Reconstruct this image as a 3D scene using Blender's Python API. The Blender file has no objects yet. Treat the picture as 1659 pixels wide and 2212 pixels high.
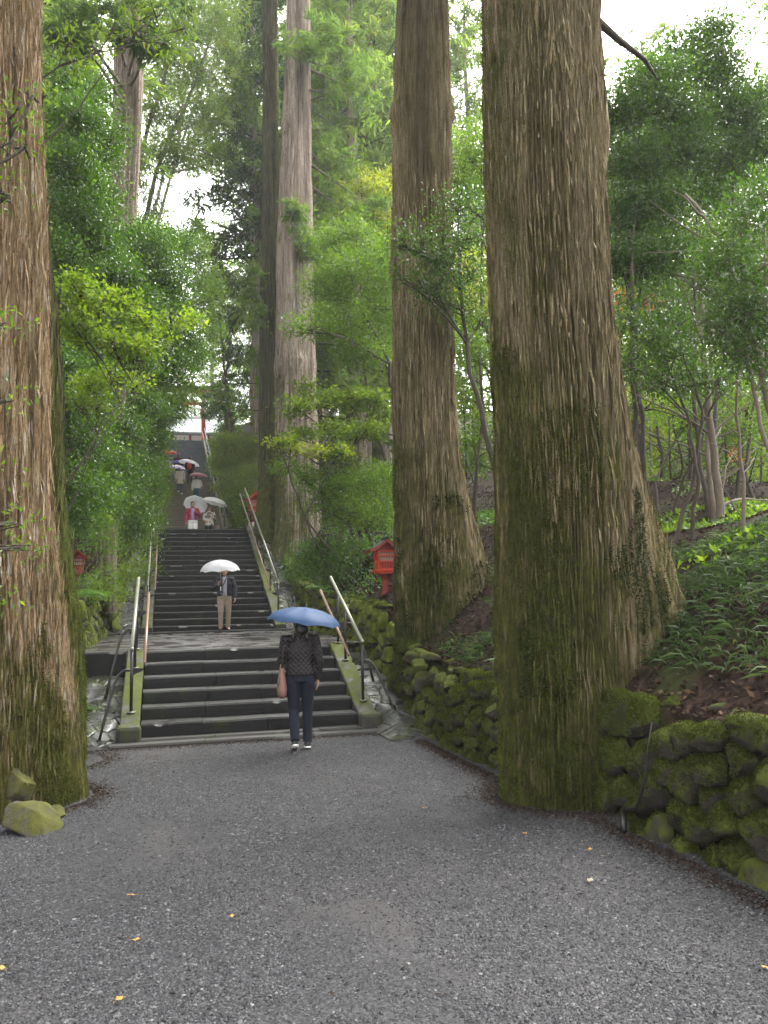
import bpy, bmesh, math, random
import numpy as np
from mathutils import Vector, Matrix
random.seed(7); RNG = np.random.default_rng(11)
D = bpy.data; SC = bpy.context.scene; COL = SC.collection
R = math.radians

# ---------------------------------------------------------------- camera
# world axes: +Y runs up the stairway, +X to its right, the foot of the stairs is y = 0
cd = D.cameras.new('camera'); cam = D.objects.new('camera', cd); COL.objects.link(cam); SC.camera = cam
cd.sensor_fit = 'VERTICAL'; cd.sensor_height = 24.0; cd.lens = 24.0 * 1780.0 / 2212.0
cd.clip_start = 0.05; cd.clip_end = 2000
CP = np.array([.314, -11.2, 1.70]); PITCH, ROLL, YAW = .1099, -.0211, .2583
_h = np.array([math.sin(YAW), math.cos(YAW), 0]); _r = np.array([math.cos(YAW), -math.sin(YAW), 0])
_f = _h * math.cos(PITCH) + np.array([0, 0, math.sin(PITCH)])
_u = -_h * math.sin(PITCH) + np.array([0, 0, math.cos(PITCH)])
_R = _r * math.cos(ROLL) + _u * math.sin(ROLL); _U = -_r * math.sin(ROLL) + _u * math.cos(ROLL)
cam.matrix_world = Matrix(((_R[0], _U[0], -_f[0], CP[0]), (_R[1], _U[1], -_f[1], CP[1]), (_R[2], _U[2], -_f[2], CP[2]), (0, 0, 0, 1)))

def at(px, py, y):
    """the place whose sight line is (px, py) of a 1659 x 2212 print and whose distance up the stairway is y"""
    q = _f + _R * (px - 829.5) / 1780 + _U * (1106 - py) / 1780
    return CP + q * (y - CP[1]) / q[1]
def depth(p): return float((np.array(p, float) - CP) @ _f)

# ---------------------------------------------------------------- sky, sun, exposure
SUN_EL, SUN_AZ = R(52), R(50)            # azimuth clockwise from +Y
w = D.worlds.new('World'); SC.world = w; w.use_nodes = True
nt = w.node_tree; nt.nodes.clear()
sky = nt.nodes.new('ShaderNodeTexSky'); sky.sky_type = 'NISHITA'; sky.sun_disc = False
sky.sun_elevation = SUN_EL; sky.sun_rotation = SUN_AZ; sky.dust_density = 4.0; sky.air_density = 1.0
hs = nt.nodes.new('ShaderNodeHueSaturation'); hs.inputs['Saturation'].default_value = 0.08
bg = nt.nodes.new('ShaderNodeBackground'); bg.inputs['Strength'].default_value = 0.15
wo = nt.nodes.new('ShaderNodeOutputWorld')
nt.links.new(sky.outputs[0], hs.inputs['Color']); nt.links.new(hs.outputs[0], bg.inputs['Color']); nt.links.new(bg.outputs[0], wo.inputs['Surface'])
sl = D.lights.new('sun', 'SUN'); sl.energy = 1.2; sl.angle = R(50); sl.color = (1, .96, .89)
so = D.objects.new('sun', sl); COL.objects.link(so)
_sd = Vector((math.sin(SUN_AZ) * math.cos(SUN_EL), math.cos(SUN_AZ) * math.cos(SUN_EL), math.sin(SUN_EL)))
so.rotation_euler = _sd.to_track_quat('Z', 'Y').to_euler(); so.location = (20, 20, 60)
SC.view_settings.view_transform = 'Standard'; SC.view_settings.look = 'None'
SC.view_settings.exposure = 2.8; SC.view_settings.gamma = 1.0; SC.view_settings.use_curve_mapping = False
SC.cycles.use_denoising = True
SC.cycles.max_bounces = 6; SC.cycles.diffuse_bounces = 3; SC.cycles.glossy_bounces = 2
SC.cycles.transmission_bounces = 4; SC.cycles.transparent_max_bounces = 8; SC.cycles.volume_bounces = 1
SC.cycles.sample_clamp_indirect = 6.0

# ---------------------------------------------------------------- object helpers
def tag(o, label=None, cat=None, group=None, kind=None):
    if label: o['label'] = label
    if cat: o['category'] = cat
    if group: o['group'] = group
    if kind: o['kind'] = kind
    return o
def empty(name, loc, label=None, cat=None, group=None, rz=0.0):
    o = D.objects.new(name, None); COL.objects.link(o); o.location = loc; o.rotation_euler = (0, 0, rz)
    o.empty_display_size = .2
    return tag(o, label, cat, group)
def link(name, me, mat, parent=None):
    o = D.objects.new(name, me); COL.objects.link(o)
    if mat is not None:
        for m in (mat if isinstance(mat, (list, tuple)) else [mat]): me.materials.append(m)
    if parent is not None: o.parent = parent
    return o
def copy_tree(o, parent=None):
    c = o.copy(); COL.objects.link(c)
    if parent is not None: c.parent = parent
    for ch in o.children: copy_tree(ch, c)
    return c
def np_mesh(name, V, F, rnd=None, smooth=False):
    """V (n,3), F (m,k) with k corners each; fast"""
    V = np.ascontiguousarray(V, np.float32); F = np.ascontiguousarray(F, np.int32)
    me = D.meshes.new(name); k = F.shape[1]
    me.vertices.add(len(V)); me.vertices.foreach_set('co', V.ravel())
    me.loops.add(F.size); me.loops.foreach_set('vertex_index', F.ravel())
    me.polygons.add(len(F)); me.polygons.foreach_set('loop_start', np.arange(0, F.size, k, dtype=np.int32))
    try: me.polygons.foreach_set('loop_total', np.full(len(F), k, np.int32))
    except Exception: pass
    me.update(calc_edges=True)
    me.polygons.foreach_set('use_smooth', np.full(len(F), bool(smooth)))
    if rnd is not None:
        a = me.attributes.new('rnd', 'FLOAT', 'FACE'); a.data.foreach_set('value', np.ascontiguousarray(rnd, np.float32))
    return me
class MB:
    """collects shapes into one mesh"""
    def __init__(s): s.v = []; s.f = []; s.n = 0
    def add(s, V, F):
        s.v.append(np.asarray(V, float)); s.f += [tuple(int(i) + s.n for i in f) for f in F]; s.n += len(V); return s
    def box(s, c, d, rz=0.0, bev=0.0):
        cx, cy, cz = c; hx, hy, hz = d[0] / 2, d[1] / 2, d[2] / 2
        if bev <= 0:
            V = np.array([(x, y, z) for z in (-hz, hz) for y in (-hy, hy) for x in (-hx, hx)], float)
            F = [(0, 2, 3, 1), (4, 5, 7, 6), (0, 1, 5, 4), (2, 6, 7, 3), (0, 4, 6, 2), (1, 3, 7, 5)]
        else:
            bm = bmesh.new(); bmesh.ops.create_cube(bm, size=1.0)
            for v in bm.verts: v.co = Vector((v.co.x * 2 * hx, v.co.y * 2 * hy, v.co.z * 2 * hz))
            bmesh.ops.bevel(bm, geom=bm.edges[:], offset=bev, segments=2, affect='EDGES', profile=.5)
            bm.verts.index_update()
            V = np.array([v.co[:] for v in bm.verts]); F = [tuple(v.index for v in f.verts) for f in bm.faces]; bm.free()
        if rz:
            a, b = math.cos(rz), math.sin(rz); V = np.stack([V[:, 0] * a - V[:, 1] * b, V[:, 0] * b + V[:, 1] * a, V[:, 2]], 1)
        return s.add(V + np.array([cx, cy, cz]), F)
    def tube(s, pts, rad, n=10, ry=None, cap=True):
        V, F = tube(pts, rad, n, ry, cap); return s.add(V, F)
    def ball(s, c, r, n=12):
        c = np.array(c, float); r = np.array(r if hasattr(r, '__len__') else (r, r, r), float)
        V = [c + r * (0, 0, -1)]; m = n // 2
        for i in range(1, m):
            a = -math.pi / 2 + math.pi * i / m
            for j in range(n):
                b = 2 * math.pi * j / n; V.append(c + r * (math.cos(a) * math.cos(b), math.cos(a) * math.sin(b), math.sin(a)))
        V.append(c + r * (0, 0, 1)); F = []
        for j in range(n): F.append((0, 1 + (j + 1) % n, 1 + j))
        for i in range(m - 2):
            for j in range(n): F.append((1 + i * n + j, 1 + i * n + (j + 1) % n, 1 + (i + 1) * n + (j + 1) % n, 1 + (i + 1) * n + j))
        k = 1 + (m - 2) * n
        for j in range(n): F.append((k + j, k + (j + 1) % n, len(V) - 1))
        return s.add(V, F)
    def mesh(s, name, smooth=False):
        me = D.meshes.new(name); me.from_pydata([tuple(p) for p in np.concatenate(s.v)], [], s.f); me.update()
        if smooth: me.polygons.foreach_set('use_smooth', [True] * len(me.polygons))
        return me
    def build(s, name, mat, parent=None, smooth=False):
        return link(name, s.mesh(name, smooth), mat, parent)
def tube(pts, rad, n=10, ry=None, cap=True):
    """skin along pts; rad per point (x axis of ring), ry optional second radius"""
    P = np.array(pts, float); m = len(P); rad = np.broadcast_to(np.array(rad, float), (m,)); ry = rad if ry is None else np.broadcast_to(np.array(ry, float), (m,))
    T = np.gradient(P, axis=0); T /= np.linalg.norm(T, axis=1)[:, None] + 1e-9
    x = np.array([1., 0, 0]) if abs(T[0][0]) < .8 else np.array([0, 1., 0])
    V = []
    for i in range(m):
        x = x - T[i] * (x @ T[i]); x /= np.linalg.norm(x) + 1e-9; y = np.cross(T[i], x)
        a = np.arange(n) * 2 * math.pi / n
        V.append(P[i] + np.outer(np.cos(a) * rad[i], x) + np.outer(np.sin(a) * ry[i], y))
    V = np.concatenate(V); F = []
    for i in range(m - 1):
        for j in range(n): F.append((i * n + j, i * n + (j + 1) % n, (i + 1) * n + (j + 1) % n, (i + 1) * n + j))
    if cap:
        V = np.concatenate([V, P[:1], P[-1:]]); k = m * n
        for j in range(n): F.append((k, (j + 1) % n, j)); F.append((k + 1, (m - 1) * n + j, (m - 1) * n + (j + 1) % n))
    return V, F

def vnoise(P, seed=0):
    """smooth value noise in 0..1 for points (n,3)"""
    P = np.asarray(P, float); I = np.floor(P).astype(np.int64); f = P - I; f = f * f * (3 - 2 * f)
    def hsh(i, j, k):
        h = (i * 374761393 + j * 668265263 + k * 2147483647 + seed * 1274126177) & 0xffffffff
        h = ((h ^ (h >> 13)) * 1274126177) & 0xffffffff; h = h ^ (h >> 16)
        return (h & 0xffff) / 65535.0
    r = 0
    for a in (0, 1):
        for b in (0, 1):
            for c in (0, 1):
                wgt = (f[:, 0] if a else 1 - f[:, 0]) * (f[:, 1] if b else 1 - f[:, 1]) * (f[:, 2] if c else 1 - f[:, 2])
                r = r + wgt * hsh(I[:, 0] + a, I[:, 1] + b, I[:, 2] + c)
    return r
def fbm(P, oct=3, seed=0):
    r = 0; a = .5; P = np.asarray(P, float)
    for i in range(oct): r = r + a * (vnoise(P * 2 ** i, seed + i) - .5); a *= .5
    return r

# ---------------------------------------------------------------- materials
class NM:
    def __init__(s, name):
        s.m = D.materials.new(name); s.m.use_nodes = True; s.t = s.m.node_tree; s.t.nodes.clear()
        s.out = s.n('OutputMaterial'); s.p = s.n('BsdfPrincipled'); s.l(s.p.outputs[0], s.out.inputs['Surface'])
    def n(s, t, **k):
        x = s.t.nodes.new('ShaderNode' + t)
        for a, b in k.items(): setattr(x, a, b)
        return x
    def l(s, a, b): s.t.links.new(a, b)
    def coord(s, scale=(1, 1, 1), kind='Object'):
        c = s.n('TexCoord'); m = s.n('Mapping'); m.inputs['Scale'].default_value = scale; s.l(c.outputs[kind], m.inputs[0]); return m.outputs[0]
    def noise(s, scale=(1, 1, 1), sc=1.0, det=3.0, rough=.6, dist=0.0, vec=None):
        x = s.n('TexNoise'); x.inputs['Scale'].default_value = sc; x.inputs['Detail'].default_value = det
        x.inputs['Roughness'].default_value = rough; x.inputs['Distortion'].default_value = dist
        s.l(vec or s.coord(scale), x.inputs['Vector']); return x.outputs['Fac']
    def voro(s, scale, sc=1.0, feature='F1', out='Distance', rand=1.0):
        x = s.n('TexVoronoi'); x.feature = feature; x.inputs['Scale'].default_value = sc; x.inputs['Randomness'].default_value = rand
        s.l(s.coord(scale), x.inputs['Vector']); return x.outputs[out]
    def ramp(s, fac, stops):
        x = s.n('ValToRGB'); e = x.color_ramp.elements
        while len(e) < len(stops): e.new(.5)
        for i, (p, c) in enumerate(stops):
            e[i].position = p; c = (c, c, c) if not hasattr(c, '__len__') else c; e[i].color = (*c, 1)
        s.l(fac, x.inputs[0]); return x.outputs[0]
    def mix(s, fac, a, b, mode='MIX'):
        x = s.n('Mix'); x.data_type = 'RGBA'; x.blend_type = mode
        for v, i in ((fac, 0), (a, 6), (b, 7)):
            if hasattr(v, 'node'): s.l(v, x.inputs[i])
            else: x.inputs[i].default_value = v if i == 0 else (*v, 1)
        return x.outputs[2]
    def math(s, op, a, b=None, clamp=False):
        x = s.n('Math'); x.operation = op; x.use_clamp = clamp
        for i, v in enumerate((a, b)):
            if v is None: continue
            if hasattr(v, 'node'): s.l(v, x.inputs[i])
            else: x.inputs[i].default_value = v
        return x.outputs[0]
    def bump(s, h, strength=.5, dist=.01, prev=None):
        x = s.n('Bump'); x.inputs['Strength'].default_value = strength; x.inputs['Distance'].default_value = dist
        s.l(h, x.inputs['Height'])
        if prev is not None: s.l(prev, x.inputs['Normal'])
        return x.outputs[0]
    def col(s, c):
        if hasattr(c, 'node'): s.l(c, s.p.inputs['Base Color'])
        else: s.p.inputs['Base Color'].default_value = (*c, 1)
    def set(s, **k):
        for a, b in k.items():
            i = s.p.inputs[{'rough': 'Roughness', 'metal': 'Metallic', 'spec': 'Specular IOR Level', 'normal': 'Normal', 'sheen': 'Sheen Weight', 'coat': 'Coat Weight', 'alpha': 'Alpha', 'trans': 'Transmission Weight'}[a]]
            if hasattr(b, 'node'): s.l(b, i)
            else: i.default_value = b
        return s
def simple(name, c, rough=.6, metal=0.0, var=.25, sc=18.0, bump=.15, spec=.5):
    n = NM(name); f = n.noise(sc=sc, det=4)
    n.col(n.mix(f, tuple(x * (1 - var) for x in c), tuple(min(1, x * (1 + var)) for x in c)))
    n.set(rough=rough, metal=metal, spec=spec, normal=n.bump(f, bump, .004)); return n.m
def upness(n):
    g = n.n('NewGeometry'); x = n.n('SeparateXYZ'); n.l(g.outputs['Normal'], x.inputs[0]); return x
def bark(name, cols, moss=.5, mossz=3.0, side=(-.7, 0, 0), zs=.085, sc=44.0, mossc=((.036, .040, .012), (.135, .140, .030)), fleck=.40):
    """fibrous bark: vertical streaks, moss in patches, stronger low down and on one side"""
    n = NM(name)
    st = n.noise((1, 1, zs), sc=sc, det=6, rough=.68, dist=.15)
    st2 = n.noise((1, 1, zs * .45), sc=sc * .42, det=3, rough=.55)
    big = n.noise((1, 1, .55), sc=1.1, det=4, rough=.6)
    c = n.ramp(st, [(.26, cols[0]), (.40, cols[1]), (.54, cols[2]), (.70, cols[3])])
    c = n.mix(n.ramp(st2, [(.36, .8), (.45, 0.0)]), c, cols[0])
    c = n.mix(n.ramp(big, [(.45, 0.0), (.68, .55)]), c, cols[4])
    fl = n.noise((1, 1, .10), sc=sc * 1.3, det=2, rough=.5)
    gr = n.noise((1, 1, .45), sc=sc * 2.6, det=3, rough=.7)
    c = n.mix(n.ramp(gr, [(.32, .8), (.45, 0.0)]), c, tuple(v * .35 for v in cols[0]))
    c = n.mix(n.ramp(fl, [(.60 if fleck > .5 else .64, 0.0), (.70, fleck)]), c, cols[5])
    tc = n.n('TexCoord'); sx = n.n('SeparateXYZ'); n.l(tc.outputs['Object'], sx.inputs[0])
    ns = upness(n)
    mz = n.math('MULTIPLY', n.math('SUBTRACT', 1.0, n.math('DIVIDE', sx.outputs[2], mossz), True), .36)
    sd = n.math('ADD', n.math('MULTIPLY', ns.outputs[0], side[0] * .25), n.math('MULTIPLY', ns.outputs[1], side[1] * .25))
    mn = n.noise((1, 1, .5), sc=2.3, det=5, rough=.65); mf = n.noise((1, 1, .25), sc=30.0, det=3)
    m = n.math('ADD', n.math('ADD', mn, mz), n.math('ADD', sd, n.math('MULTIPLY', n.math('SUBTRACT', mf, .5), .5)))
    mask = n.ramp(m, [(.78 - .3 * moss, 0.0), (.96 - .3 * moss, .92)])
    mc = n.mix(n.ramp(n.noise(sc=7, det=6, rough=.75), [(.35, 0.0), (.65, 1.0)]), mossc[0], mossc[1])
    n.col(n.mix(mask, c, mc))
    h = n.math('ADD', n.math('ADD', n.math('MULTIPLY', st, 1.0), n.math('MULTIPLY', st2, .9)), n.math('MULTIPLY', gr, .5))
    gi = n.noise(sc=55, det=4, rough=.75)
    n.set(rough=.9, spec=.12, normal=n.bump(h, 1.0, .045, n.bump(gi, .7, .012))); return n.m
def leafmat(name, a, b, c=None, rough=.38, trans=.35, spec=.5, tcol=None):
    """thin leaf: reflects, and lets some light through"""
    n = NM(name); at_ = n.n('Attribute'); at_.attribute_name = 'rnd'
    f = n.noise(sc=.9, det=2)
    x = n.ramp(at_.outputs['Fac'], [(0, a), (.8, b), (1, c or b)])
    x = n.mix(n.ramp(f, [(.35, 0.0), (.65, .6)]), x, tuple(v * .72 for v in a))
    n.col(x); n.set(rough=rough, spec=spec)
    t = n.n('BsdfTranslucent'); ms = n.n('MixShader'); ms.inputs[0].default_value = trans
    g = n.n('Mix'); g.data_type = 'RGBA'; g.blend_type = 'MULTIPLY'; g.inputs[0].default_value = 1.0
    n.l(x, g.inputs[6]); g.inputs[7].default_value = (*(tcol or (2.2, 2.4, 1.0)), 1); n.l(g.outputs[2], t.inputs[0])
    n.l(n.p.outputs[0], ms.inputs[1]); n.l(t.outputs[0], ms.inputs[2]); n.l(ms.outputs[0], n.out.inputs['Surface'])
    return n.m
M = {}
def mossy(name, ca, cb, moss=.5, up=.35, sc=3.0, rough=.8, g=((.025, .038, .008), (.10, .135, .02)), spec=.3, bs=.6, bd=.02):
    """stone with moss, thicker on what faces up"""
    n = NM(name); f = n.noise(sc=11, det=6, rough=.7); ns = upness(n)
    st = n.mix(n.ramp(f, [(.3, 0.0), (.7, 1.0)]), ca, cb)
    mn = n.noise(sc=sc, det=5, rough=.65)
    m = n.math('ADD', mn, n.math('MULTIPLY', ns.outputs[2], up * .5))
    mask = n.ramp(m, [(.62 - .3 * moss, 0.0), (.76 - .3 * moss, 1.0)])
    gm = n.mix(n.ramp(n.noise(sc=4.5, det=5, rough=.7), [(.3, 0.0), (.7, 1.0)]), g[0], g[1])
    n.col(n.mix(mask, st, gm))
    rr = n.mix(mask, (rough, rough, rough), (.95, .95, .95)); n.set(rough=rr, spec=spec)
    fz = n.noise(sc=90, det=3, rough=.7)
    n.set(normal=n.bump(fz, .5, .006, n.bump(f, bs, bd))); return n.m
M['bark_big'] = bark('mossy_cedar_bark', [(.045, .032, .014), (.18, .135, .066), (.34, .265, .145), (.55, .46, .30), (.25, .215, .085), (.66, .57, .47)], moss=.42, mossz=5.0, side=(-.75, -.1, 0))
M['bark_mid'] = bark('brown_mossy_cedar_bark', [(.042, .030, .014), (.17, .126, .063), (.32, .250, .138), (.52, .44, .29), (.23, .20, .08), (.64, .56, .46)], moss=.44, mossz=5.5, side=(-.45, -.1, 0), sc=24)
M['bark_red'] = bark('red_brown_cedar_bark', [(.050, .032, .017), (.22, .140, .072), (.40, .275, .155), (.58, .47, .32), (.26, .20, .085), (.66, .60, .50)], fleck=.75, moss=.40, mossz=3.0, side=(.35, .2, 0), sc=24)
M['bark_pale'] = bark('pale_cedar_bark', [(.10, .075, .055), (.24, .180, .135), (.42, .335, .27), (.58, .50, .43), (.36, .29, .235), (.68, .61, .56)], moss=.25, mossz=7.0, side=(-.8, 0, 0), sc=17)
M['bark_green'] = bark('thickly_mossed_bark', [(.022, .020, .010), (.055, .05, .024), (.10, .09, .045), (.17, .15, .09), (.05, .07, .02), (.25, .22, .14)], moss=.72, mossz=5.0, side=(.5, -.2, 0), sc=22, mossc=((.035, .045, .010), (.15, .165, .035)))
M['branch'] = simple('dark_branch_bark', (.065, .052, .040), .85, var=.4, sc=30, bump=.5, spec=.25)
M['branch_pale'] = simple('pale_branch_bark', (.15, .12, .09), .85, var=.4, sc=30, bump=.5, spec=.25)
M['leaf_gloss'] = leafmat('glossy_evergreen_leaf', (.024, .056, .008), (.070, .138, .014), (.19, .27, .03), rough=.30, trans=.32, spec=.35)
M['leaf_mid'] = leafmat('green_leaf', (.052, .098, .011), (.115, .185, .018), (.24, .30, .03), rough=.40, trans=.42, spec=.3)
M['leaf_maple'] = leafmat('maple_leaf', (.068, .115, .012), (.120, .165, .018), (.22, .24, .03), rough=.5, trans=.45, spec=.25)
M['leaf_pale'] = leafmat('pale_yellow_green_leaf', (.15, .19, .06), (.26, .30, .10), (.36, .36, .13), rough=.5, trans=.45, spec=.25)
M['leaf_yellow'] = leafmat('yellow_green_maple_leaf', (.16, .22, .02), (.30, .33, .03), (.45, .36, .03), rough=.45, trans=.5, tcol=(1.9, 1.9, .8))
M['leaf_orange'] = leafmat('orange_maple_leaf', (.45, .14, .02), (.50, .22, .03), (.5, .08, .02), rough=.45, trans=.5, tcol=(1.7, 1.4, .8))
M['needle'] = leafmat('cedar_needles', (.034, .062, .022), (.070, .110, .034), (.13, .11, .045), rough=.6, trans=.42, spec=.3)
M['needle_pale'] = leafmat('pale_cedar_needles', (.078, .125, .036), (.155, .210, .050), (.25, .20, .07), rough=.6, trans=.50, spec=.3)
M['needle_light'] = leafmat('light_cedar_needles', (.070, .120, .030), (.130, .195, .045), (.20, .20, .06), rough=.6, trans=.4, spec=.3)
M['bamboo_grass'] = leafmat('bamboo_grass_leaf', (.028, .050, .018), (.055, .090, .032), (.12, .15, .07), rough=.65, trans=.25, spec=.12)
M['fern'] = leafmat('fern_leaf', (.035, .085, .012), (.075, .155, .022), (.11, .18, .03), rough=.5, trans=.35)
M['moss_fuzz'] = leafmat('moss_tuft', (.028, .035, .007), (.076, .094, .016), (.15, .18, .03), rough=.9, trans=.25, spec=.1)
M['litter'] = leafmat('dead_leaf', (.020, .013, .009), (.050, .032, .021), (.14, .085, .05), rough=.8, trans=.1, spec=.1, tcol=(1.2, 1.1, 1))

# gravel
n = NM('grey_gravel'); f1 = n.voro((1, 1, 1), 75, out='Color'); f2 = n.voro((1, 1, 1), 75, 'DISTANCE_TO_EDGE')
c = n.ramp(f1, [(.0, (.012, .012, .013)), (.5, (.030, .030, .032)), (.85, (.055, .054, .056)), (1, (.09, .088, .09))])
pt = n.noise((1, .55, 1), sc=.75, det=5, rough=.62)
fine = n.noise(sc=160, det=3, rough=.7)
dirt = n.mix(fine, (.038, .035, .035), (.064, .059, .058))
c = n.mix(n.ramp(pt, [(.50, 0.0), (.62, .85)]), c, dirt)
wetn = n.noise(sc=1.7, det=3)
n.col(c); n.set(rough=n.ramp(wetn, [(.35, .55), (.65, .8)]), spec=.18, normal=n.bump(f2, .8, .008, n.bump(n.noise(sc=3, det=3), .3, .03))); M['gravel'] = n.m
# pebbles
n = NM('pebbles'); a = n.n('Attribute'); a.attribute_name = 'rnd'
n.col(n.ramp(a.outputs['Fac'], [(0, (.007, .007, .008)), (.4, (.028, .028, .030)), (.75, (.060, .060, .063)), (.95, (.092, .091, .094)), (1, (.16, .155, .15))])); n.set(rough=.5, spec=.2); M['pebble'] = n.m
# forest floor
n = NM('forest_floor'); f = n.voro((1, 1, 1), 16, out='Color'); g = n.noise(sc=5, det=6, rough=.7)
c = n.ramp(f, [(0, (.010, .006, .005)), (.6, (.018, .011, .008)), (1, (.045, .028, .020))]); gm = n.noise(sc=.6, det=4)
c = n.mix(n.ramp(gm, [(.52, 0.0), (.66, .55)]), c, (.035, .050, .014))
n.col(c); n.set(rough=.9, spec=.05, normal=n.bump(g, .8, .05)); M['floor'] = n.m
# wet step stone; sky sheen on the treads is painted as a lighter colour
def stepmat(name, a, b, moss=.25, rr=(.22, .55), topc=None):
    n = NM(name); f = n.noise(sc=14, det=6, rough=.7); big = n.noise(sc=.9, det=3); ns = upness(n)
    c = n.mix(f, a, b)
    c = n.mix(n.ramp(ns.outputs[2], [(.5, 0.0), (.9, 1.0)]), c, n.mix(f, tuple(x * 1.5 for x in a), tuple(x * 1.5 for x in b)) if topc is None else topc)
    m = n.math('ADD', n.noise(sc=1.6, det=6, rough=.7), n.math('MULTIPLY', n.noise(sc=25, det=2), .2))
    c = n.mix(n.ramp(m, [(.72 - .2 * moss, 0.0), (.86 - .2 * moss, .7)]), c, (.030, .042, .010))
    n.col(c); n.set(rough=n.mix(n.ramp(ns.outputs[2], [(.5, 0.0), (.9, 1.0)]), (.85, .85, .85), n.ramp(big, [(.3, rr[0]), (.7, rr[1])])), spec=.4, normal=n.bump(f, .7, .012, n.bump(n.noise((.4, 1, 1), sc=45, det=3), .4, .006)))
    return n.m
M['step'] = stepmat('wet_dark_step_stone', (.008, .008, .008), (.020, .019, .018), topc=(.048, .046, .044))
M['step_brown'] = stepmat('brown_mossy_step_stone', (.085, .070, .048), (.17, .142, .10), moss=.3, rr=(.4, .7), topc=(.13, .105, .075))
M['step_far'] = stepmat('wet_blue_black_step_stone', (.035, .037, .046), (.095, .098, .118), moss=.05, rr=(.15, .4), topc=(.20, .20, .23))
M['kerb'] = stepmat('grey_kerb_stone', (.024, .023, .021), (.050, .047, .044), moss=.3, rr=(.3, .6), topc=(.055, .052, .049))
n = NM('wet_paving'); br = n.n('TexBrick'); br.offset = .45; br.inputs['Scale'].default_value = 1.0
for k, v in (('Mortar Size', .012), ('Brick Width', .62), ('Row Height', .33), ('Bias', 0.0)): br.inputs[k].default_value = v
dn = n.noise(sc=2.5, det=2); mp = n.coord((1, 1, 1)); vm = n.n('Mix'); vm.data_type = 'RGBA'; vm.blend_type = 'ADD'; vm.inputs[0].default_value = .12
n.l(mp, vm.inputs[6]); nn = n.n('TexNoise'); nn.inputs['Scale'].default_value = 2.5; n.l(nn.outputs['Color'], vm.inputs[7]); n.l(vm.outputs[2], br.inputs['Vector'])
br.inputs['Color1'].default_value = (.045, .040, .041, 1); br.inputs['Color2'].default_value = (.095, .085, .085, 1); br.inputs['Mortar'].default_value = (.012, .012, .010, 1)
f = n.noise(sc=9, det=6, rough=.7); n.col(n.mix(n.ramp(f, [(.4, 0.0), (.7, .5)]), br.outputs['Color'], (.045, .04, .042)))
n.set(rough=n.ramp(n.noise(sc=1.8, det=4), [(.38, .06), (.62, .5)]), spec=.7, normal=n.bump(br.outputs['Fac'], -.7, .012, n.bump(f, .5, .014))); M['paving'] = n.m
n = NM('wet_channel_stone'); v = n.voro((1, 1, 1), 3.2, 'DISTANCE_TO_EDGE'); vc = n.voro((1, 1, 1), 3.2, out='Color'); f = n.noise(sc=10, det=6, rough=.7)
c = n.mix(vc, (.022, .022, .021), (.06, .057, .055)); c = n.mix(n.ramp(v, [(0, 1.0), (.03, 0.0)]), c, (.010, .012, .007))
ms_ = n.noise(sc=1.5, det=6, rough=.7); c = n.mix(n.ramp(ms_, [(.50, 0.0), (.60, .8)]), c, (.045, .06, .014))
n.col(c); n.set(rough=n.ramp(n.noise(sc=2.2, det=3), [(.42, .05), (.6, .55)]), spec=.7, normal=n.bump(n.ramp(v, [(0, 0.0), (.06, 1.0)]), .7, .02, n.bump(f, .6, .02))); M['channel'] = n.m
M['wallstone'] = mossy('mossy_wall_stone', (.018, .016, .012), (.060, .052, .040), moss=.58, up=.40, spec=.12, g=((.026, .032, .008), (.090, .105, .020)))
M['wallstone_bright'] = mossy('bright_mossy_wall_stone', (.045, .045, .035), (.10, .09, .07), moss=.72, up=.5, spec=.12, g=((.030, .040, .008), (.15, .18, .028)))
M['boulder'] = mossy('half_mossed_boulder', (.04, .035, .026), (.12, .105, .08), moss=.72, up=.2, sc=6, bs=1.0, g=((.030, .033, .009), (.105, .105, .022)))
M['stringer'] = mossy('stair_side_stone', (.028, .027, .024), (.075, .070, .062), moss=.50, up=.2, sc=2.2, g=((.030, .038, .010), (.085, .100, .018)), rough=.5)
M['rail_metal'] = simple('dull_zinc_rail', (.20, .20, .155), .45, .45, var=.25, sc=25)
M['rail_dark'] = simple('dark_brown_rail_paint', (.016, .013, .011), .4, 0, var=.3, sc=20)
M['rail_copper'] = simple('brown_coated_rail', (.20, .125, .09), .42, .3, var=.25, sc=25)
M['vermilion'] = simple('vermilion_paint', (.50, .045, .012), .5, 0, var=.18, sc=12)
M['vermilion_dull'] = simple('dull_vermilion_paint', (.22, .026, .018), .6, 0, var=.25, sc=12)
M['slate'] = simple('grey_sheet_roof', (.10, .105, .115), .3, .3, var=.25, sc=14)
M['black_wood'] = simple('black_lacquered_wood', (.012, .012, .013), .35)
M['paper'] = simple('lantern_paper', (.34, .33, .26), .8)
M['plaster'] = simple('white_plaster', (.80, .80, .79), .8, var=.05)
M['roof_pale'] = simple('wet_pale_roof_tile', (.22, .26, .26), .3, 0, var=.2, sc=3)
M['concrete'] = simple('pale_concrete', (.45, .42, .38), .8)
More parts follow.
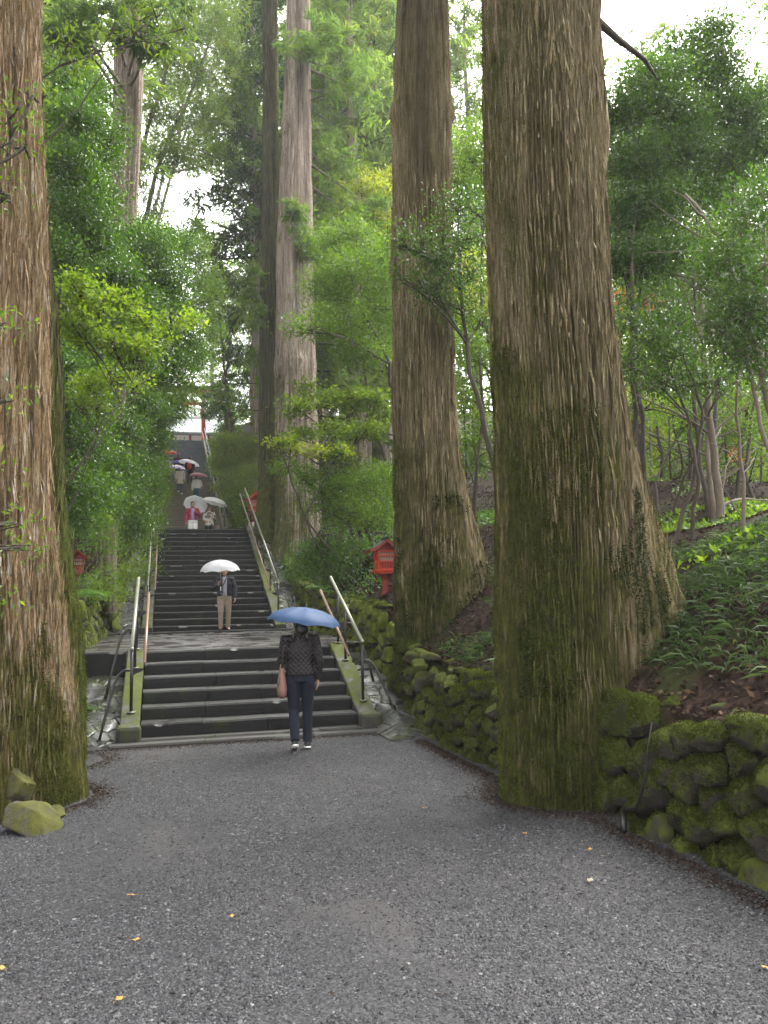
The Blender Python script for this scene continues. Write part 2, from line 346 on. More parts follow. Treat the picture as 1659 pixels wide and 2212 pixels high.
# ---------------------------------------------------------------- lie of the land
W = 2.84; RISE = .1643; TREAD = .391
def lerp(y, tab): return np.interp(y, [a for a, b in tab], [b for a, b in tab])
PATH = [(-40, 0), (0, 0), (1.95, 1.05), (9.06, 1.09), (16.1, 4.21), (26.7, 4.25), (38.4, 9.18), (39.9, 9.20), (51.6, 14.1), (200, 14.4)]
RB = [(-40, .86), (-1.2, .92), (.5, 1.15), (2, 1.62), (4.5, 1.72), (9, 2.05), (14, 3.35), (16, 4.35), (27, 4.7), (38, 9.7), (52, 14.5), (70, 14.6), (200, 30)]
LB = [(-40, .12), (-3, .12), (-.6, .25), (.6, .85), (2, 1.75), (9, 2.0), (14, 3.7), (16, 4.45), (27, 4.7), (38, 9.7), (52, 14.4), (70, 14.6), (200, 30)]
CH = [(-40, -.02), (-1.1, -.02), (.84, .45), (3.35, .85), (5.5, 1.05), (9.1, 1.10), (16.1, 4.1), (26.7, 4.2), (38.4, 9.1), (51.6, 14.0), (200, 14.4)]
CHL = [(-40, -.02), (-.1, -.02), (.5, .22), (1.95, .70), (3, 1.0), (9.1, 1.10), (16.1, 4.1), (26.7, 4.2), (38.4, 9.1), (51.6, 14.0), (200, 14.4)]
def rise_r(w): return np.interp(w, [0, .2, 1.1, 2.2, 4.7, 7, 14, 60, 150], [0, .12, .86, 1.32, 2.15, 2.25, 1.9, 8, 30])
def rise_l(w): return np.interp(w, [0, .3, 3, 8, 60, 150], [0, .05, 1.0, 2.0, 12, 34])
def foot_ease(X, Y): return np.clip(np.clip(np.where(X > 1, X - 3.02, -.3 - X) / .3, 0, 1) ** .7 + np.clip(Y / .5, 0, 1), 0, 1)
def height(x, y):
    x = np.asarray(x, float); y = np.asarray(y, float)
    n = fbm(np.stack([x * .6, y * .6, x * 0], -1).reshape(-1, 3), 3, 5).reshape(x.shape) * .35 + fbm(np.stack([x * 3, y * 3, x * 0], -1).reshape(-1, 3), 2, 9).reshape(x.shape) * .10
    z = np.where(x > 3.86, lerp(y, RB) - .05 + rise_r(np.maximum(x - 3.9, 0)) + n * np.clip((x - 3.86) / .6, .15, 1), 0)
    z = np.where(x < -1.08, lerp(y, LB) + rise_l(np.maximum(-1.1 - x, 0)) + n * np.clip((-1.05 - x) / .8, .15, 1), z)
    mid = (x >= -1.08) & (x <= 3.86)
    z = np.where(mid, np.where((x > -.2) & (x < 3.0), lerp(y, PATH) - .35, np.where(x > 1, lerp(y, CH), lerp(y, CHL)) * foot_ease(x, y) - .06), z)
    return z
def hz(x, y): return float(height(np.array([x]), np.array([y]))[0])

def grid(name, xs, ys, zf, mat, kind='structure', smooth=True, parent=None):
    X, Y = np.meshgrid(xs, ys); Z = zf(X, Y); nx = len(xs); ny = len(ys)
    V = np.stack([X, Y, Z], -1).reshape(-1, 3); i = np.arange(ny - 1)[:, None] * nx + np.arange(nx - 1)[None]
    F = np.stack([i, i + 1, i + nx + 1, i + nx], -1).reshape(-1, 4)
    return tag(link(name, np_mesh(name, V, F, smooth=smooth), mat, parent), kind=kind)
xs = np.concatenate([np.linspace(-160, -20, 15), np.linspace(-18, -4, 29), np.linspace(-3.6, -1.12, 18), [-1.06, -.6, -.21, -.19, 1.4, 2.99, 3.01, 3.4, 3.84, 3.88], np.linspace(3.95, 9.6, 50), np.linspace(10, 24, 29), np.linspace(27, 160, 16)])
ys = np.concatenate([np.linspace(-60, -14, 10), np.arange(-13, 17, .12), np.arange(17, 60, .5), np.linspace(61, 200, 20)])
grid('forest_ground', xs, ys, height, M['floor'])

def court_z(X, Y):
    n = fbm(np.stack([X * .5, Y * .5, X * 0], -1).reshape(-1, 3), 3, 2).reshape(X.shape) * .03
    return n * np.clip((-.5 - Y) / 1.5, 0, 1) + .0
grid('gravel_court', np.linspace(-1.35, 3.85, 53), np.arange(-40, .25, .2), court_z, M['gravel'])

# loose stones on the court: small flattened octahedra, thickest near where one stands
def pebbles():
    N = 420000; y = -11.2 + 10.9 * RNG.random(N) ** 1.5 + 1.6; x = -1.3 + 5.1 * RNG.random(N)
    keep = (fbm(np.stack([x * .75, y * .42, x * 0], 1), 4, 2) < .12) | (RNG.random(N) < .25)
    keep &= y < -.45
    x, y = x[keep], y[keep]; N = len(x); s = RNG.uniform(.003, .0072, N) * (1 + .7 * (RNG.random(N) > .88)); a = RNG.uniform(0, 6.28, N)
    z = court_z(x, y) + s * .15
    o = np.array([(1, 0, 0), (0, 1, 0), (-1, 0, 0), (0, -1, 0), (0, 0, .62)], float)
    q = o[None] * s[:, None, None]; q[:, :, 0] *= RNG.uniform(.8, 1.5, N)[:, None]
    q += RNG.normal(0, .12, q.shape) * s[:, None, None]
    c_, s_ = np.cos(a)[:, None], np.sin(a)[:, None]
    V = np.stack([q[..., 0] * c_ - q[..., 1] * s_ + x[:, None], q[..., 0] * s_ + q[..., 1] * c_ + y[:, None], q[..., 2] + z[:, None]], -1).reshape(-1, 3)
    f = np.array([(0, 1, 4), (1, 2, 4), (2, 3, 4), (3, 0, 4)]); F = (np.arange(N)[:, None, None] * 5 + f[None]).reshape(-1, 3)
    o = link('gravel_stones', np_mesh('gravel_stones', V, F, rnd=np.repeat(RNG.random(N), 4)), M['pebble'])
    tag(o, 'loose dark grey wet gravel stones covering the court before the stairs', 'gravel', kind='stuff')
pebbles()

# ---------------------------------------------------------------- stone stairs
def slab(x0, x1, y0, y1, z0, z1, seed, wob=.012, mb=None, dx=.05):
    """a long dressed stone whose front edge and top wander a little"""
    n = max(2, int((x1 - x0) / dx) + 1); X = np.linspace(x0, x1, n); z = np.zeros(n)
    e1 = fbm(np.stack([X * 3, z + y0 * 7, z + seed], 1), 3, 3) * wob * 2.2; e2 = fbm(np.stack([X * 2.2, z + y0 * 5, z + seed + 50], 1), 3, 4) * wob * 1.4
    chip = (vnoise(np.stack([X * 4.5, z + y0 * 3, z + seed + 9], 1), 6) > .83) * wob * 1.2
    prof = [(y0 + .006 + e1, z + z0), (y0 + e1 * .8, z + z0 + (z1 - z0) * .5), (y0 + e1, z + z1 - .022 + e2 - chip), (y0 + .016 + e1 + chip, z + z1 + e2 - chip * .6), (z + (y0 + y1) / 2, z + z1 + e2 * .7), (z + y1, z + z1 + e2 * .5), (z + y1, z + z0)]
    V = np.concatenate([np.stack([X, a, b], 1) for a, b in prof]); k = len(prof); F = []
    for p in range(k):
        q = (p + 1) % k
        for i in range(n - 1): F.append((p * n + i, p * n + i + 1, q * n + i + 1, q * n + i))
    F.append(tuple(p * n for p in range(k))); F.append(tuple(p * n + n - 1 for p in reversed(range(k))))
    mb = mb or MB(); mb.add(V, F); return mb
def course(x0, x1, y0, y1, z0, z1, seed, wob=.012, lo=.7, hi=1.25):
    rr = random.Random(seed); mb = MB(); x = x0
    while x < x1 - .02:
        nx = x + rr.uniform(lo, hi)
        if x1 - nx < .4: nx = x1
        j = rr.uniform(-.008, .008)
        slab(x + .003, nx - .003, y0 + j, y1, z0, z1 + rr.uniform(-.005, .004), seed + x, wob, mb); x = nx
    return mb
def flight(name, label, y0, z0, n, mat, x0=0.0, x1=W, seed=0, wob=.017, group='flights of the stone stairway'):
    e = empty(name, (0, 0, 0), label, 'stairs', group); e['group'] = group
    for i in range(n):
        course(x0 + .0, x1, y0 + i * TREAD, y0 + (i + 1) * TREAD + .06, z0 + i * RISE + .002, z0 + (i + 1) * RISE, seed + i * 3, wob).build('step', mat, e)
    return e
def stringer(e, xa, xb, y0, y1, z0, z1, lip=.10, mat=None, seed=0):
    """sloping side stone of a flight, in lengths"""
    m = 2 + int((y1 - y0) / .25); Y = np.linspace(y0, y1, m); mb = MB()
    z = lambda y: z0 + (z1 - z0) * (y - y0) / (y1 - y0)
    nn = fbm(np.stack([Y * 3, Y * 0 + xa, Y * 0 + seed], 1), 3, 8) * .03
    V = []
    for y, w_ in zip(Y, nn):
        t = z(y) + lip + w_ * .6
        V += [(xa + w_ * .3, y, z(y) - .55), (xa + w_ * .3, y, t - .015), (xa + .015, y, t), (xb - .015, y, t + w_ * .2), (xb - w_ * .3, y, t - .015), (xb - w_ * .3, y, z(y) - .55)]
    F = []
    for i in range(m - 1):
        for j in range(5): F.append((i * 6 + j, i * 6 + j + 1, i * 6 + j + 7, i * 6 + j + 6))
    F.append(tuple(range(5, -1, -1))); F.append(tuple((m - 1) * 6 + j for j in range(6)))
    mb.add(V, F); return mb.build('side_stone', mat or M['stringer'], e)

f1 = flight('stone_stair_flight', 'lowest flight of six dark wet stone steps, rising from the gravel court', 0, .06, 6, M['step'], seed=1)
for a, b, zt, sd in ((-.20, .0, .060, 501), (-.42, -.22, .038, 502)): course(-.32 if sd == 501 else -.36, 3.12 if sd == 501 else 3.28, a, b - .004, -.08, zt, sd, .008, .8, 1.5).build('foot_kerb', M['kerb'], f1)
stringer(f1, -.26, -.012, .02, 2.0, .12, .98); stringer(f1, W + .012, W + .27, .02, 2.0, .12, .98)
for x in (-.14, W + .15):
    mb = MB(); mb.box((x, -.06, .10), (.30, .30, .26), bev=.05); mb.build('end_block', M['stringer'], f1)
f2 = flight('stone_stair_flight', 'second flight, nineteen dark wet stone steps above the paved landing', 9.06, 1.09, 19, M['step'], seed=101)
stringer(f2, -.26, -.012, 8.9, 16.4, 1.15, 4.25, .09, seed=2); stringer(f2, W + .012, W + .27, 8.9, 16.4, 1.15, 4.25, .09, seed=3)
course(-.1, 3.2, 8.72, 9.055, .98, 1.135, 777, .008).build('foot_kerb', M['step'], f2)
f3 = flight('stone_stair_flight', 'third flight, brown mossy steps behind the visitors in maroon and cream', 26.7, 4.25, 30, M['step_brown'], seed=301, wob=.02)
stringer(f3, -.26, -.012, 26.6, 38.5, 4.3, 9.2, .1, seed=4); stringer(f3, W + .012, W + .27, 26.6, 38.5, 4.3, 9.2, .1, seed=5)
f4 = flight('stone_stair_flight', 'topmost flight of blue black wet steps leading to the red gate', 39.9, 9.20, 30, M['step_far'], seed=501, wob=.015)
stringer(f4, -.26, -.012, 39.8, 51.8, 9.25, 14.15, .1, seed=6); stringer(f4, W + .012, W + .27, 39.8, 51.8, 9.25, 14.15, .1, seed=7)

# landings and side channels
def landz(z0, z1, y0, y1, amp=.012):
    return lambda X, Y: z0 + (z1 - z0) * (Y - y0) / (y1 - y0) + fbm(np.stack([X * 2.2, Y * 2.2, X * 0], -1).reshape(-1, 3), 3, 12).reshape(X.shape) * amp * 2
grid('paved_landing', np.linspace(-.95, 3.5, 70), np.arange(2.44, 9.2, .08), landz(1.050, 1.094, 2.4, 9.1), M['paving'])
course(-1.05, -.27, 1.96, 2.46, .45, 1.055, 90, .012).build('x', M['step']).name = 'landing_edge_kerb'
tag(D.objects['landing_edge_kerb'], 'dark stone kerb at the landing edge, left of the lowest flight', 'kerb')
grid('upper_landing', np.linspace(-1, 3.5, 40), np.arange(16.4, 26.8, .25), landz(4.212, 4.245, 16.4, 26.8), M['paving'])
grid('highest_landing', np.linspace(-1, 3.5, 20), np.arange(38.4, 40, .2), landz(9.18, 9.2, 38.4, 40), M['paving'])
grid('shrine_forecourt', np.linspace(-12, 14, 40), np.arange(51.55, 75, .5), landz(14.13, 14.25, 51.6, 75), M['concrete'])
def chz(X, Y):
    b = np.where(X > 1, lerp(Y, CH), lerp(Y, CHL)); q = fbm(np.stack([X * 3.2, Y * 2.2, X * 0], -1).reshape(-1, 3), 3, 33).reshape(X.shape)
    b = b * foot_ease(X, Y)
    return b + q * .10 * np.clip((Y + 1.1) / 1.2, .12, 1) + .012
grid('drain_channel', np.linspace(3.0, 3.76, 20), np.arange(-1.15, 27, .06), chz, M['channel'])
grid('drain_channel', np.linspace(-1.1, -.25, 18), np.arange(-.3, 1.99, .05), chz, M['channel'])
grid('drain_channel', np.linspace(-1.1, -.25, 18), np.arange(8.9, 27, .1), chz, M['channel'])

# fallen leaves lying on the gravel
def fallen():
    spots = [(282, 1935), (501, 1981), (295, 2032), (258, 2160), (4, 2093), (917, 1746), (1134, 1802), (1275, 1836), (1275, 1903), (1655, 2093)]
    words_ = ['nearest the mossy boulder', 'in the middle of the gravel, alone', 'left of centre in the foreground', 'nearest the camera, at lower left', 'at the left edge of the gravel', 'beyond the others, before the big trunk', 'smallest, midway across near the big trunk', 'largest, near the foot of the big trunk', 'pale buff one towards the right wall', 'at the right edge of the gravel']
    for i, (px, py) in enumerate(spots):
        q = _f + _R * (px - 829.5) / 1780 + _U * (1106 - py) / 1780; p = CP + q * (0.012 - CP[2]) / q[2]
        mb = MB(); L = .040 if i != 8 else .055; n_ = 7
        V = [(0, 0, 0)]; F = []
        for k in range(9):
            a = -1 + 2 * k / 8; V.append((L * a * .5, L * .32 * math.cos(a * 1.5) + .002, .006 * abs(a) + .004)); V.append((L * a * .5, -L * .32 * math.cos(a * 1.5), .012 * (1 - abs(a)) + .003))
        for k in range(8): F.append((1 + 2 * k, 3 + 2 * k, 4 + 2 * k, 2 + 2 * k))
        mb.add(V, F); V2, F2 = tube([(L * .5, 0, .004), (L * .8, .004, .008), (L * 1.0, .01, .005)], [.0012, .001, .0008], 5); mb.add(V2, F2)
        o = mb.build('fallen_leaf', M['yellow_leaf'] if i != 8 else M['buff_leaf']); o.location = p; o.rotation_euler = (0.1, .1, i * 1.3)
        tag(o, 'small %s fallen leaf on the gravel, %s' % ('yellow' if i != 8 else 'buff', words_[i]), 'fallen leaf', 'yellow leaves fallen on the gravel')
M['yellow_leaf'] = simple('yellow_leaf', (.36, .19, .025), .6); M['buff_leaf'] = simple('buff_leaf', (.20, .17, .12), .6)
fallen()

# ---------------------------------------------------------------- handrails
def handrail(label, x, side, ya, yb, posts, zof, slope=.42, h=.83, inner=(.35, 2.3), rung=3, braces=()):
    """outer rail on posts, lower brown rail on brackets towards the steps, bent braces on the far side; side = +1 right of the stairs"""
    e = empty('handrail', (x, posts[0], zof(posts[0])), label, 'handrail', 'handrails beside the flights'); ox, oy, oz = e.location
    P = lambda dx, y, dz: (x + dx - ox, y - oy, zof(y) + dz - oz)
    mb = MB(); mb.tube([P(0, ya, h), P(0, yb, h)], .025, 12); mb.ball(P(0, ya, h), .030); mb.ball(P(0, yb, h), .030); mb.build('top_rail', M['rail_metal'], e, True)
    mb = MB(); dx = -side * .16; mb.tube([P(dx, inner[0], h - .26), P(dx, inner[1], h - .26)], .021, 10); mb.ball(P(dx, inner[0], h - .26), .021); mb.ball(P(dx, inner[1], h - .26), .021); mb.build('lower_rail', M['rail_copper'], e, True)
    for y in posts:
        mb = MB(); mb.tube([P(0, y, 0), P(0, y, h - .02)], .021, 10); mb.build('post', M['rail_dark'], e, True)
        mb = MB(); mb.tube([P(0, y, -.004), P(0, y, .012)], .055, 14); mb.build('base_plate', M['rail_metal'], e, True)
        b = np.array(P(0, y + .01, h - .32)); c = np.array(P(dx * .95, y + .01, h - .28)); t_ = .006
        V = [b + (0, -t_, -.04), b + (0, -t_, .06), c + (0, -t_, .015), c + (0, -t_, -.015), b + (0, t_, -.04), b + (0, t_, .06), c + (0, t_, .015), c + (0, t_, -.015)]
        mb = MB(); mb.add(V, [(0, 1, 2, 3), (7, 6, 5, 4), (0, 4, 5, 1), (1, 5, 6, 2), (2, 6, 7, 3), (3, 7, 4, 0)]); mb.build('bracket', M['rail_dark'], e)
    for y in braces:
        s_ = side; zb = lerp(y - .3, CH if s_ > 0 else CHL) + .02 - zof(y)
        mb = MB(); mb.tube([P(0, y, h - .30), P(s_ * .10, y - .02, h - .29), P(s_ * .17, y - .05, h - .34), P(s_ * .22, y - .09, h - .45), P(s_ * .32, y - .28, (zb + h - .45) * .5), P(s_ * .40, y - .36, zb)], .019, 8); mb.build('brace', M['rail_dark'], e, True)
    return e
z1f = lambda y: .12 + .86 * (y - .02) / 1.98 + .10
z2f = lambda y: 1.15 + 3.10 * (y - 8.9) / 7.5 + .09
z3f = lambda y: 4.3 + 4.9 * (y - 26.6) / 11.9 + .10
z4f = lambda y: 9.25 + 4.9 * (y - 39.8) / 12.0 + .10
handrail('handrail right of the lowest flight, behind the blue umbrella', W + .15, 1, .28, 2.54, [.30, 1.44, 2.0], z1f, inner=(.45, 2.65), braces=(.34, 1.5))
handrail('handrail left of the lowest flight, beside the mossy side stones', -.13, -1, .28, 2.60, [.30, 1.44, 2.0], z1f, inner=(.45, 2.65), braces=(.34, 1.5))
handrail('long handrail right of the second flight', W + .15, 1, 9.3, 18.4, [9.4, 11.0, 12.6, 14.3, 16.2], lambda y: np.interp(y, [8.9, 16.4, 18.6], [1.24, 4.34, 5.15]) - (0 if y < 16.5 else 0), inner=(9.7, 18.6), braces=(9.4, 12.6, 16.2))
handrail('long handrail left of the second flight', -.13, -1, 9.3, 18.4, [9.4, 11.0, 12.6, 14.3, 16.2], lambda y: np.interp(y, [8.9, 16.4, 18.6], [1.24, 4.34, 5.15]), inner=(9.7, 18.6), braces=(9.4, 12.6, 16.2))
handrail('handrail right of the third flight, half hidden by bushes', W + .15, 1, 26.8, 38.6, [27, 29.3, 31.6, 33.9, 36.2, 38.4], z3f, inner=(27, 38.6))
handrail('handrail left of the third flight, beside overhanging leaves', -.13, -1, 26.8, 38.6, [27, 29.3, 31.6, 33.9, 36.2, 38.4], z3f, inner=(27, 38.6))
handrail('pale handrail right of the topmost flight', W + .15, 1, 40, 52.4, [40.2, 42.6, 45, 47.4, 49.8, 52], z4f, inner=(40, 52.4))
handrail('pale handrail left of the topmost flight', -.13, -1, 40, 52.4, [40.2, 42.6, 45, 47.4, 49.8, 52], z4f, inner=(40, 52.4))

# ---------------------------------------------------------------- dry stone walls
_ico = None
def ico(level=3):
    global _ico
    if _ico is None or _ico[2] != level:
        bm = bmesh.new(); bmesh.ops.create_icosphere(bm, subdivisions=level, radius=1.0); bm.verts.index_update()
        _ico = (np.array([v.co[:] for v in bm.verts]), np.array([[v.index for v in f.verts] for f in bm.faces]), level); bm.free()
    return _ico
def stone(c, d, seed, level=3, p=2.6, rot=None, amp=.16, facets=0):
    V, F, _ = ico(level); V = V.copy(); s = (np.abs(V) ** p).sum(1) ** (-1 / p); V = V * s[:, None]
    q = V * 1.3 + seed * 7.13; n = fbm(q, 3, 21) * 2 * amp; V = V * (1 + n)[:, None]
    if facets:
        g = np.random.default_rng(int(seed * 100) + 3)
        for _ in range(facets):
            nn = g.normal(0, 1, 3); nn /= np.linalg.norm(nn); V = V - nn * np.maximum(0, V @ nn - g.uniform(.62, .86))[:, None]
    V = V * (1 + fbm(q * 5, 2, 5)[:, None] * .12) * (np.array(d) / 2)
    if rot is not None: V = V @ np.array(rot.to_matrix()).T
    return V + np.array(c), F
from mathutils import Euler
def clip_cell(pt, others, box):
    P = list(box)
    for q in others:
        m = (pt + q) / 2; d = q - pt; N = []
        for i in range(len(P)):
            a, b = P[i], P[(i + 1) % len(P)]; sa, sb = (a - m) @ d, (b - m) @ d
            if sa <= 0: N.append(a)
            if sa * sb < 0: N.append(a + (b - a) * sa / (sa - sb))
        P = N
        if len(P) < 3: return None
    return np.array(P)
def dry_wall(name, label, x, y0, y1, zb, zt, mat, size=.34, thick=.22, seed=0, m=30, lean=.14, side=1, fuzz=0, skew=0.0):
    """rubble wall along +Y: irregular stones fitted to each other, each a rounded lump with deep joints"""
    rr = random.Random(seed); g = np.random.default_rng(seed); pts = []
    H = max(zt(y) - zb(y) for y in np.arange(y0, y1, .3)); tries = 0
    while tries < 6000:
        tries += 1; p = np.array([rr.uniform(y0, y1), rr.uniform(0, H)]); sz = size * (.62 + .75 * rr.random() ** 1.5)
        if all(((p[0] - q[0]) * .85) ** 2 + ((p[1] - q[1]) * 1.15) ** 2 > ((sz + q[2]) * .42) ** 2 for q in pts[-400:]): pts.append((p[0], p[1], sz))
    A = np.array(pts); C2 = A[:, :2]; VV = []; FF = []; n0 = 0; sk = math.tan(skew)
    prof = [(1.0, -.55), (1.02, -.15), (1.0, .12), (.975, .40), (.91, .66), (.79, .84), (.60, .94), (.38, .99), (.17, 1.0), (.02, 1.01)]
    for i, p in enumerate(C2):
        dd = ((C2 - p) ** 2).sum(1); near = np.argsort(dd)[1:16]
        top = zt(p[0]) - zb(p[0])
        if p[1] > top - size * .18: continue
        P = clip_cell(p, list(C2[near]) + [np.array((p[0], 2 * (top + .03) - p[1]))], [p + np.array(v) * size * 1.3 for v in ((-1, -1), (1, -1), (1, 1), (-1, 1))])
        if P is None: continue
        L = np.linalg.norm(np.roll(P, -1, 0) - P, axis=1); cum = np.concatenate([[0], np.cumsum(L)]); t = np.linspace(0, cum[-1], m, endpoint=False)
        PP = np.concatenate([P, P[:1]]); Q = np.stack([np.interp(t, cum, PP[:, 0]), np.interp(t, cum, PP[:, 1])], 1)
        for _ in range(2): Q = (np.roll(Q, 1, 0) + 2 * Q + np.roll(Q, -1, 0)) / 4
        c = Q.mean(0); Rs = np.sqrt(((Q - c) ** 2).sum(1)).mean(); Q = c + (Q - c) * (1 - .016 / Rs); b = thick * (.32 + .3 * rr.random()); off = rr.uniform(-.04, .05)
        tx, ty = rr.uniform(-.22, .22), rr.uniform(-.15, .28); ring = []
        for s_, o_ in prof:
            q = c + (Q - c) * s_; u_ = q - c; ring.append(np.stack([u_[:, 0] * 0 + o_ * b + off + (u_[:, 0] * tx + u_[:, 1] * -ty) * max(0, o_), q[:, 0], q[:, 1]], 1))
        V = np.concatenate(ring); c0 = np.array([off, c[0], c[1]]); qn = (V - c0) / np.array([b * 1.15, Rs, Rs])
        for _ in range(6):
            nn = g.normal(0, 1, 3); nn[0] = abs(nn[0]) + .35; nn /= np.linalg.norm(nn); qn = qn - nn * np.maximum(0, qn @ nn - g.uniform(.58, .82))[:, None]
        V = qn * np.array([b * 1.15, Rs, Rs]) + c0
        nz = fbm(V * 5.5 + i * 3.1, 3, 31); n2 = fbm(V * 22 + i, 2, 35)
        V[:, 0] += nz * .08 + n2 * .05; cc = np.array([0, c[0], c[1]]); V[:, 1:] += (V[:, 1:] - cc[1:]) * (nz[:, None] * .18 + n2[:, None] * .08)
        z = V[:, 2]; yy = V[:, 1] + sk * z * 0; zz = np.array([zb(a) for a in (c[0],)])[0] + z + (np.array([zb(a) for a in (c[0] - .3, c[0] + .3)]) @ np.array([-1, 1]) / .6) * (V[:, 1] - c[0])
        VV.append(np.stack([x - side * (V[:, 0] - .06) + side * lean * z, yy, zz], 1)); k = len(prof); j = np.arange(m)
        for r_ in range(k - 1): FF.append(np.stack([r_ * m + j, r_ * m + (j + 1) % m, (r_ + 1) * m + (j + 1) % m, (r_ + 1) * m + j], 1)[:, ::(1 if side < 0 else -1)] + n0)
        n0 += len(V)
    V = np.concatenate(VV); F = np.concatenate(FF)
    e = empty(name, (x, (y0 + y1) / 2, zb((y0 + y1) / 2)), label, 'stone wall', 'mossy dry stone walls')
    off = np.array(e.location); o = link('stonework', np_mesh('stonework', V - off, F, smooth=True), mat, e)
    Y = np.arange(y0, y1 + .01, .25); P = []
    for yv in Y: P += [(x + side * .10, yv, zb(yv) - .3), (x + side * .26, yv, zt(yv) - .20), (x + side * .62, yv, zt(yv) - .03)]
    i = np.arange(len(Y) - 1)[:, None] * 3; q = np.concatenate([np.concatenate([i, i + 1, i + 4, i + 3], 1), np.concatenate([i + 1, i + 2, i + 5, i + 4], 1)])
    link('earth_packing', np_mesh('earth_packing', np.array(P) - off, q), M['floor'], e)
    # coping: loose rounded stones bedded along the top
    CV = []; CF = []; k0 = 0; yy = y0 + .1
    while yy < y1 - .1:
        wd = size * rr.uniform(.55, 1.15); cx = x + side * (.10 + rr.uniform(0, .22) + lean * (zt(yy) - zb(yy)))
        Vc, Fc = stone((cx, yy + wd / 2, zt(yy + wd / 2) - .05 + rr.uniform(-.05, .04)), (size * rr.uniform(.7, 1.2), wd * 1.1, size * rr.uniform(.3, .5)), rr.random() * 99, 3, 2.6, rot=Euler((rr.uniform(-.3, .3), rr.uniform(-.2, .2), rr.uniform(-.4, .4))), amp=.16, facets=9)
        CV.append(Vc); CF.append(Fc + k0); k0 += len(Vc); yy += wd * .95
    CV = np.concatenate(CV); CF = np.concatenate(CF); link('coping_stones', np_mesh('coping_stones', CV - off, CF, smooth=True), mat, e)
    if fuzz:
        F3 = np.concatenate([F[:, :3], F[:, [0, 2, 3]], CF + len(V)]); V = np.concatenate([V, CV]); a, b, c_ = V[F3[:, 0]], V[F3[:, 1]], V[F3[:, 2]]; nrm = np.cross(b - a, c_ - a); ar = np.linalg.norm(nrm, axis=1); nrm /= ar[:, None] + 1e-12
        nq = 2 * len(F)
        if (nrm[:nq, 0] * side * ar[:nq]).sum() > 0: nrm[:nq] = -nrm[:nq]
        wgt = ar * np.clip(.30 + nrm[:, 2], .02, 1) * np.clip(fbm(a * 2.2, 3, 4) * 5 + .6, .02, 1); idx = RNG.choice(len(F3), fuzz, p=wgt / wgt.sum())
        u_, v_ = RNG.random(fuzz), RNG.random(fuzz); fl = u_ + v_ > 1; u_[fl] = 1 - u_[fl]; v_[fl] = 1 - v_[fl]
        pos = a[idx] + (b - a)[idx] * u_[:, None] + (c_ - a)[idx] * v_[:, None]
        me = blades('moss', pos - off, nrm[idx] + RNG.normal(0, .5, (fuzz, 3)), .017, .0042); o = link('moss', me, M['moss_fuzz'], e); o['kind'] = 'stuff'
    return e
def blades(name, P, Dv, L, wd, jl=.5):
    """thin pointed quads from P along Dv"""
    N = len(P); Dv = Dv / (np.linalg.norm(Dv, axis=1)[:, None] + 1e-9); l = L * RNG.uniform(1 - jl, 1 + jl, N)[:, None]
    sd = np.cross(Dv, RNG.normal(0, 1, (N, 3))); sd /= np.linalg.norm(sd, axis=1)[:, None] + 1e-9
    tip = P + Dv * l; mid = P + Dv * l * .45
    V = np.stack([P, mid + sd * wd, tip, mid - sd * wd], 1).reshape(-1, 3); F = np.arange(N * 4).reshape(-1, 4)
    return np_mesh(name, V, F, rnd=RNG.random(N))
zc = lambda y: float(lerp(y, CH)) - .03; zr = lambda y: float(lerp(y, RB))
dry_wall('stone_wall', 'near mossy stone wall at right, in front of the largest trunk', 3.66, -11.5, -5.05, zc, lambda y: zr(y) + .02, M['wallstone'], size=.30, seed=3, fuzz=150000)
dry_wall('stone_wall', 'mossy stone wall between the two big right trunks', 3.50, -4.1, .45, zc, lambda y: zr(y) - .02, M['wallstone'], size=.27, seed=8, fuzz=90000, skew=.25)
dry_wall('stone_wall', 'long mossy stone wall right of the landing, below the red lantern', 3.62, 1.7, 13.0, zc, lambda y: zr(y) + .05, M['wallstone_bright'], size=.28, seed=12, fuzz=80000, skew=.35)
zl = lambda y: float(lerp(y, LB))
zcl = lambda y: float(lerp(y, CHL)) - .03
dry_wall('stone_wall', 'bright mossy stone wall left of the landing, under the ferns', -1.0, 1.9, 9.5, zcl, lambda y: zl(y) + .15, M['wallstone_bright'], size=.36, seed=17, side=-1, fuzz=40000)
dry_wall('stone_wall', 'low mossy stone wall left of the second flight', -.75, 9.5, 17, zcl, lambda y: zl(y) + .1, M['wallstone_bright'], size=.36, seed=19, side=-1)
dry_wall('stone_wall', 'short mossy stone wall behind the left trunks', -1.05, -1.6, 1.9, zcl, lambda y: zl(y) + .25, M['wallstone_bright'], size=.34, seed=23, side=-1, fuzz=12000)
